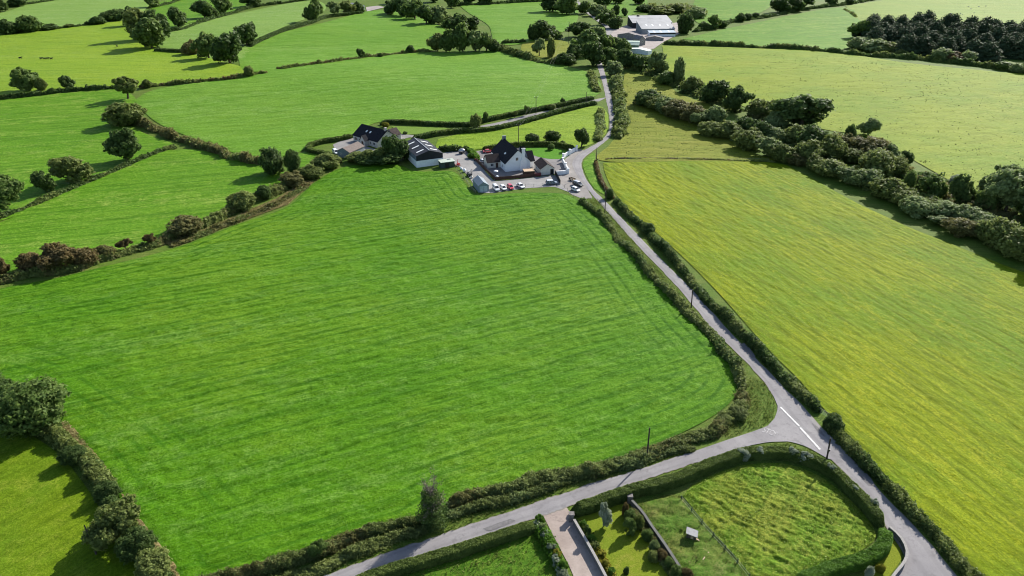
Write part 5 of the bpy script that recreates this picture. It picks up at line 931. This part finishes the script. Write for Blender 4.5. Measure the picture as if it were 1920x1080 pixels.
pole((1118, 305), (1119, 277), 'pole standing in the bright verge on the bend', key='b'); pole((972, 268), (972, 233), 'pole with cross-arm in the paddock behind the farmhouse', 2.4, 'c'); pole((1005, 214), (1005, 181), 'pole with cross-arm beside the bungalow lane hedge', 2.2, 'd')
pole((1099, 195), (1099, 173), 'plain pole near the road end of the bungalow lane', key='e'); pole((1066, 84), (1067, 42), 'thin pole beside the farthest trees of the narrow road', 2.0, 'f')
WIRE = plain('wire', (.22, .22, .22), .6, .2)
def wire(a, b, label, off):
    A, B = tops[a], tops[b]; m = MB()
    for s in off: m.tube([A.lerp(B, t) + Vector((s, 0, -.1 - 4 * t * (1 - t) * 1.4)) for t in np.linspace(0, 1, 12)], .011, 4)
    o = m.build('power_line', WIRE, None); tag(o, label, 'power line')
wire('c', 'd', 'overhead wires from the paddock pole to the lane pole', (-.9, .9)); wire('d', 'f', 'overhead wires crossing the domed hill field to the far trees', (-.9, .9)); wire('a', 'b', 'overhead wire along the road bend', (0,))

blades('rough_grass', [[(1000, 992), (960, 1008), (880, 1036), (800, 1062), (740, 1085), (760, 1110), (1055, 1110), (1044, 1060), (1022, 1010)]], 22, .34, .07, LV, -2.0, 'rough long grass in the garden left of the concrete drive', 'grass', lean=.7, seed=14, off=.1)
# ------------------------------------------------------------------ vehicles
def car_mesh(kind):
    Lc, Wc, Hc, belt = dict(hatch=(4.0, 1.7, 1.5, .88), suv=(4.6, 1.85, 1.72, 1.0), van=(4.7, 1.8, 1.85, 1.05), saloon=(4.5, 1.75, 1.45, .86))[kind]
    x0, x1 = -Lc / 2, Lc / 2; hood = {'hatch': .24, 'suv': .26, 'van': .2, 'saloon': .27}[kind] * Lc; tail = {'hatch': .03, 'suv': .03, 'van': .02, 'saloon': .17}[kind] * Lc
    st = [(x0, .45, .62, .86), (x0 + .12, .32, belt * .96, .96), (x0 + tail + .1, .3, belt, 1), (0, .28, belt, 1), (x1 - hood, .28, belt, 1), (x1 - .25, .3, belt * .84, .94), (x1, .42, belt * .66, .8)]
    def sec(x, zl, zh, k):
        w_ = Wc / 2 * k; return [(x, -w_ * .93, zl), (x, -w_, zl + .12), (x, -w_, (zl + zh) / 2), (x, -w_ * .95, zh - .03), (x, -w_ * .82, zh), (x, w_ * .82, zh), (x, w_ * .95, zh - .03), (x, w_, (zl + zh) / 2), (x, w_, zl + .12), (x, w_ * .93, zl)]
    b = MB(); b.loft([sec(*s) for s in st])
    # cabin: glass house and roof
    ra, rb = x0 + tail + .35, x1 - hood - .65; w1, w2 = Wc * .46, Wc * .37
    q = lambda x, w_, z: [(x, -w_, z), (x, w_, z)]
    gl = MB(); bot = [(x0 + tail + .02, -w1, belt - .02), (x1 - hood + .1, -w1, belt - .02), (x1 - hood + .1, w1, belt - .02), (x0 + tail + .02, w1, belt - .02)]; top = [(ra, -w2, Hc - .09), (rb, -w2, Hc - .09), (rb, w2, Hc - .09), (ra, w2, Hc - .09)]
    gl.loft([bot, top]); rf = MB(); rf.loft([[(ra - .06, -w2 - .02, Hc - .1), (rb + .06, -w2 - .02, Hc - .1), (rb + .06, w2 + .02, Hc - .1), (ra - .06, w2 + .02, Hc - .1)], [(ra + .05, -w2 + .12, Hc), (rb - .1, -w2 + .12, Hc), (rb - .1, w2 - .12, Hc), (ra + .05, w2 - .12, Hc)]])
    for s in (-1, 1):
        for t in (0, .36, .72, 1.0):
            xb = bot[0][0] * (1 - t) + bot[1][0] * t; xt = ra * (1 - t) + rb * t; rf.tube([(xb, s * w1 * 1.005, belt - .02), (xt, s * (w2 + .012), Hc - .09)], .045, 4)
    return b, gl, rf, Lc, Wc, belt
CARM = {}
def carpaint(name, c):
    m, t, b = nmat(name); b.inputs['Base Color'].default_value = (*c, 1); b.inputs['Roughness'].default_value = .28; b.inputs['Coat Weight'].default_value = .6; b.inputs['Metallic'].default_value = .1
    g = nd(t, 'ShaderNodeNewGeometry').outputs['Position']; t.links.new(ramp(t, noise(t, 5, g, 3), .3, .8, .22, .42), b.inputs['Roughness']); return m
PW, PR_, PG, PD, PS = carpaint('white_car_paint', (.75, .76, .77)), carpaint('red_car_paint', (.5, .025, .04)), carpaint('dark_green_paint', (.03, .035, .036)), carpaint('blue_grey_paint', (.1, .13, .17)), carpaint('silver_paint', (.4, .41, .43))
LAMP = plain('lamp_glass', (.7, .7, .68), .15, var=.03); TAIL = plain('tail_lamp', (.35, .01, .01), .2)
def car(kind, px, py, ang, paint, roofp, label, group='cars parked round the farmhouse'):
    g = GP(px, py); e = empty('parked_car', (*g, gz(g) + .05), ang); tag(e, label, 'car', group)
    if kind not in CARM:
        b, gl, rf, Lc, Wc, belt = car_mesh(kind); o = [x.build(n, PW, None) for x, n in ((b, 'body'), (gl, 'window'), (rf, 'roof'))]
        ty = MB(); ty.cyl((0, 0, 0), .33, .22, 16, 'Y'); t_ = ty.build('tyre', RUBBER); ri = MB(); ri.cyl((0, 0, 0), .2, .24, 10, 'Y'); r_ = ri.build('rim', STEEL)
        hl = MB(); hl.box((0, 0, 0), (.14, .36, .16), bev=.03); h_ = hl.build('headlight', LAMP)
        CARM[kind] = ([x.data for x in o], t_.data, r_.data, h_.data, Lc, Wc, belt)
        for x in o + [t_, r_, h_]: bpy.data.objects.remove(x)
    D, tm, rm, hm, Lc, Wc, belt = CARM[kind]
    for dta, n, mt in zip(D, ('body', 'window', 'roof'), (paint, GLASS, roofp)):
        o = link(n, dta, e); o.material_slots[0].link = 'OBJECT'; o.material_slots[0].material = mt
    for sx in (-.3, .31):
        for sy in (-1, 1): t_ = link('wheel', tm, e, (sx * Lc, sy * (Wc / 2 - .09), .33)); link('rim', rm, t_)
    for sy in (-1, 1):
        link('headlight', hm, e, (Lc / 2 - .08, sy * Wc * .33, belt * .66)); t = link('tail_light', hm, e, (-Lc / 2 + .06, sy * Wc * .38, belt * .78)); t.material_slots[0].link = 'OBJECT'; t.material_slots[0].material = TAIL
    return e
car('van', 930, 356, math.radians(-72), PW, PW, 'white van-like car parked next to the pale blue hut'); car('hatch', 943.5, 355, math.radians(-68), PW, PW, 'small white car between the van and the red car'); car('hatch', 957, 353.5, math.radians(-70), PR_, PR_, 'red car in the row along the field fence'); car('saloon', 976, 351, math.radians(-62), PW, PW, 'white car right of the red car in the row')
car('suv', 1034, 345.5, math.radians(6), PD, PW, 'blue-grey estate car parked side-on by the wire fence'); car('suv', 1083.5, 348, math.radians(-50), PG, PS, 'dark four-wheel-drive with silver bonnet on the roadside apron'); car('hatch', 1079, 358, math.radians(-52), PW, PW, 'white car nearest the road on the apron')
car('saloon', 915, 286, math.radians(12), PR_, PR_, 'red car behind the left wing of the farmhouse'); car('hatch', 915, 297, math.radians(60), PW, PW, 'white car close to the left wing of the farmhouse'); car('hatch', 908, 304, math.radians(40), PW, PW, 'white car by the board fence corner of the court')
car('van', 629.5, 288, math.radians(-60), PW, PW, 'white vehicle beside the grey garage of the bungalow', None)
# trailer behind the four-wheel-drive
g = GP(1073, 338.5); e = empty('trailer', (*g, gz(g)), math.radians(-50)); tag(e, 'small low trailer standing behind the dark four-wheel-drive', 'trailer')
m = MB(); m.box((0, 0, .65), (2.4, 1.4, .1)); [m.box((0, s * .68, .85), (2.4, .05, .4)) for s in (-1, 1)]; m.box((-1.18, 0, .85), (.05, 1.36, .4)); m.build('bed', PALEWOOD, e); m = MB(); m.tube([(1.2, -.4, .6), (2.2, 0, .55)], .04, 6); m.tube([(1.2, .4, .6), (2.2, 0, .55)], .04, 6); m.build('drawbar', STEEL, e)
for s in (-1, 1): m = MB(); m.cyl((-.1, s * .8, .3), .3, .18, 14, 'Y'); m.build('wheel', RUBBER, e)
g = GP(1067, 343); e = empty('road_sign', (*g, gz(g)), .4); tag(e, 'dark blank-backed sign on a post beside the trailer', 'sign'); m = MB(); m.tube([(0, 0, 0), (0, 0, 2.2)], .05, 8); m.build('post', STEEL, e); m = MB(); m.box((0, -.08, 1.8), (.6, .04, .9), bev=.02); m.build('panel', BLACKM, e)
# machinery in the yard
g = GP(858, 311); e = empty('red_machine', (*g, gz(g)), .5); tag(e, 'red farm implement with raised frame at the corner of the low store', 'farm implement')
m = MB(); [m.tube([(x, -1.2, .5), (x, 1.2, .5)], .1, 6) for x in (-.8, 0, .8)]; m.tube([(-1.1, 0, .5), (1.1, 0, .5)], .12, 6); m.tube([(0, 0, .5), (0, .2, 2.4), (.5, .2, 2.6)], .12, 6); m.tube([(-.6, -.8, .5), (0, .1, 1.8), (.6, -.8, .5)], .08, 6); m.box((.3, 0, .85), (1.1, .8, .55), bev=.08); m.build('frame', RED, e)
for i in range(6): m = MB(); a = -.8 + .32 * i; m.tube([(a, -1.2 + .1 * i, .5), (a + .1, -1.3 + .1 * i, .1)], .06, 6); m.build('tine', STEEL, e)
for s in (-1, 1): m = MB(); m.cyl((s * 1.15, .5, .4), .4, .25, 14, 'X'); m.build('wheel', RUBBER, e)
g = GP(880, 330); e = empty('forklift', (*g, gz(g)), math.radians(-40)); tag(e, 'dark grey forklift truck with mast and cab roof in the yard', 'forklift')
m = MB(); m.box((0, 0, .75), (2.2, 1.1, .8), bev=.12); m.box((-.85, 0, 1.05), (.5, 1.05, .8), bev=.1); m.build('body', plain('forklift_grey', (.09, .09, .1), .5), e); m = MB()
for sx in (-.5, .75):
    for sy in (-.48, .48): m.tube([(sx, sy, 1.1), (sx * .85, sy, 2.2)], .04, 5)
m.box((.12, 0, 2.22), (1.5, 1.1, .06)); m.build('cab_guard', plain('guard_grey', (.3, .3, .3), .5), e); m = MB(); [m.box((1.2, s * .32, 1.5), (.12, .12, 2.8)) for s in (-1, 1)]; [m.box((1.2, 0, z), (.1, .6, .1)) for z in (.5, 1.6, 2.8)]; m.build('mast', BLACKM, e)
for s in (-.25, .25): m = MB(); m.box((1.75, s, .25), (1.0, .1, .05)); m.build('fork', STEEL, e)
for sx in (-.75, .7):
    for sy in (-.5, .5): m = MB(); m.cyl((sx, sy, .32), .32, .24, 14, 'Y'); m.build('wheel', RUBBER, e)
def sack(px, py, s, label, mt, rz=.3):
    g = GP(px, py); m = MB(); m.box((0, 0, .5 * s), (s, s, s), rz=rz, bev=.18 * s); m.tube([(0, 0, s * .9), (.05, 0, s * 1.12)], [.2 * s, .08 * s], 7); o = m.build('bulk_bag', mt, None, True, (*g, gz(g) + .02)); tag(o, label, 'bag')
sack(871, 322.5, 1.3, 'white bulk bag left of the forklift', WHITE); sack(865, 318, .9, 'small grey-white bag behind the red farm implement', CONC, .8); sack(884.5, 334, .9, 'pale bag between the forklift and the blue hut', CREAM)
g = GP(891, 338); m = MB(); [m.box((0, 0, .08 + .16 * i), (1.3 - .05 * i, 1.1, .13), rz=.1 * i) for i in range(4)]; o = m.build('pallet_stack', plain('pallet_wood', (.3, .25, .2), .85), None, loc=(*g, gz(g) + .02)); tag(o, 'stack of pallets beside the back of the blue hut', 'pallet stack')
g = GP(866, 288); e = empty('slurry_tank', (*g, gz(g)), .2); tag(e, 'rounded silver tank on wheels by the hedge at the back of the yard', 'tank'); m = MB(); m.ball((0, 0, 1.3), (3.0, 2.0, 1.9), 18); m.build('drum', STEEL, e, True)
m = MB(); m.box((0, 0, .45), (2.6, .9, .14)); m.tube([(1.2, 0, .45), (2.6, 0, .4)], .07, 6); m.build('chassis', BLACKM, e)
for s in (-1, 1): m = MB(); m.cyl((-.2, s * .85, .45), .45, .3, 14, 'Y'); m.build('wheel', RUBBER, e)
g = GP(893, 302); e = empty('quad_bike', (*g, gz(g)), -.9); tag(e, 'dark red quad bike parked under the court fence', 'quad bike'); m = MB(); m.box((0, 0, .6), (1.5, .6, .35), bev=.1); m.box((.5, 0, .82), (.5, .8, .12), bev=.04); m.box((-.5, 0, .82), (.6, .8, .12), bev=.04); m.build('body', plain('dark_red', (.16, .02, .02), .4), e); m = MB(); m.tube([(.35, -.4, 1.1), (.3, 0, 1.0), (.35, .4, 1.1)], .03, 6); m.build('handlebar', BLACKM, e)
for sx in (-.55, .55):
    for sy in (-.42, .42): m = MB(); m.cyl((sx, sy, .28), .28, .22, 12, 'Y'); m.build('wheel', RUBBER, e)
# court: box shed, wheelie bins, table
g = GP(991, 328); e = empty('timber_crate', (*g, gz(g)), math.radians(10)); tag(e, 'brown boarded crate with a sandy open top below the chimney', 'crate'); m = MB(); m.box((0, 0, .95), (4.2, 3.4, 1.9)); m.build('side_boards', WOOD, e); m = MB(); m.box((0, 0, 1.96), (3.9, 3.1, .1)); m.build('top', plain('sandy_top', (.5, .36, .24), .9, var=.15), e); m = MB(); [m.box((0, s * 1.62, 2.0), (4.3, .16, .16)) for s in (-1, 1)]; [m.box((s * 2.05, 0, 2.0), (.16, 3.08, .16)) for s in (-1, 1)]; m.build('rim', PALEWOOD, e)
g = GP(1008, 330); m = MB(); m.box((0, 0, .55), (2.6, 1.0, 1.1), rz=.15, bev=.08); m.box((0, 0, 1.14), (2.7, 1.1, .08), rz=.15); o = m.build('oil_tank', plain('dark_red_tank', (.14, .025, .025), .5), None, loc=(*g, gz(g) + .04)); tag(o, 'dark red tank low beside the cream garage', 'tank')
def parasol(px, py, h, r, label):
    g = GP(px, py); e = empty('rotary_dish', (*g, gz(g))); tag(e, label, 'dish'); m = MB(); m.tube([(0, 0, 0), (0, 0, h)], .05, 7); m.build('post', STEEL, e); m = MB(); m.cyl((0, -.1, h), r, .25, 16, r2=r * .55); m.build('dish', UPVC, e)
parasol(930, 328, 1.8, .95, 'white dish on a post in the dark court left of the farmhouse'); parasol(932.5, 333.5, .8, .75, 'lower white dish near the fence corner below the farmhouse')
# ------------------------------------------------------------------ animals
def beast(cm, s):
    Sx = s; m = MB(); secs = []
    for x, w_, zc, hh in ((-.95, .1, 1.1, .2), (-.88, .25, 1.08, .34), (-.6, .32, 1.02, .38), (-.1, .38, .96, .42), (.35, .34, .98, .42), (.62, .27, 1.06, .38), (.8, .19, 1.2, .28), (1.0, .13, 1.32, .19), (1.15, .13, 1.36, .17), (1.3, .1, 1.28, .12), (1.42, .07, 1.2, .08)):
        secs.append([(x * s, w_ * s * math.cos(a), (zc + hh * math.sin(a)) * s) for a in np.linspace(0, 2 * math.pi, 9)[:-1]])
    m.loft(secs)
    for x in (-.68, .48):
        for y in (-.2, .2): m.tube([(x * s, y * s, .95 * s), ((x + (.1 if x < 0 else 0)) * s, y * s, .5 * s), (x * s, y * s, 0)], [.14 * s, .075 * s, .055 * s], 6)
    m.tube([(-.93 * s, 0, 1.25 * s), (-1.05 * s, 0, .9 * s), (-1.04 * s, 0, .55 * s)], [.04 * s, .03 * s, .05 * s], 5)
    for y in (-1, 1): m.tube([(1.08 * s, .1 * y * s, 1.45 * s), (1.02 * s, .28 * y * s, 1.46 * s)], [.05 * s, .02 * s], 5)
    o = m.build('animal', cm, None, True); d = o.data; bpy.data.objects.remove(o); return d
cowm = beast(plain('black_hide', (.012, .011, .01), .7, var=.1), 1.05); shm = beast(plain('fleece', (.55, .52, .46), .95, var=.08, scale=6), .72)
for i, (x, y, a) in enumerate([(39, 111, .4), (78, 112, .1), (84, 112.4, 3.3), (90, 112, .2), (97, 112.4, .1), (220, 89, 2.5)]):
    g = GP(x, y); o = link('cow', cowm, None, (*g, gz(g) + .15)); o.rotation_euler = (0, 0, a); tag(o, ('lone black cow at the left of the bright yellow pasture', 'leftmost black cow of the grazing row', 'second black cow of the grazing row', 'third black cow of the grazing row', 'rightmost black cow of the grazing row', 'black cow lying in the tree shade of the pasture')[i], 'cow', 'black cattle in the pasture')
for i, (x, y) in enumerate([(1783, 27), (1790, 28), (1800, 27), (1804, 29), (1815, 14), (1820, 18), (1826, 25), (1835, 14), (1846, 24), (1848, 13)]):
    g = GP(x, y); o = link('sheep', shm, None, (*g, gz(g) + .25)); o.rotation_euler = (0, 0, i * 1.3); tag(o, f'{ORD[i]} pale sheep from the left on the field above the far wood', 'sheep', 'sheep above the far wood')
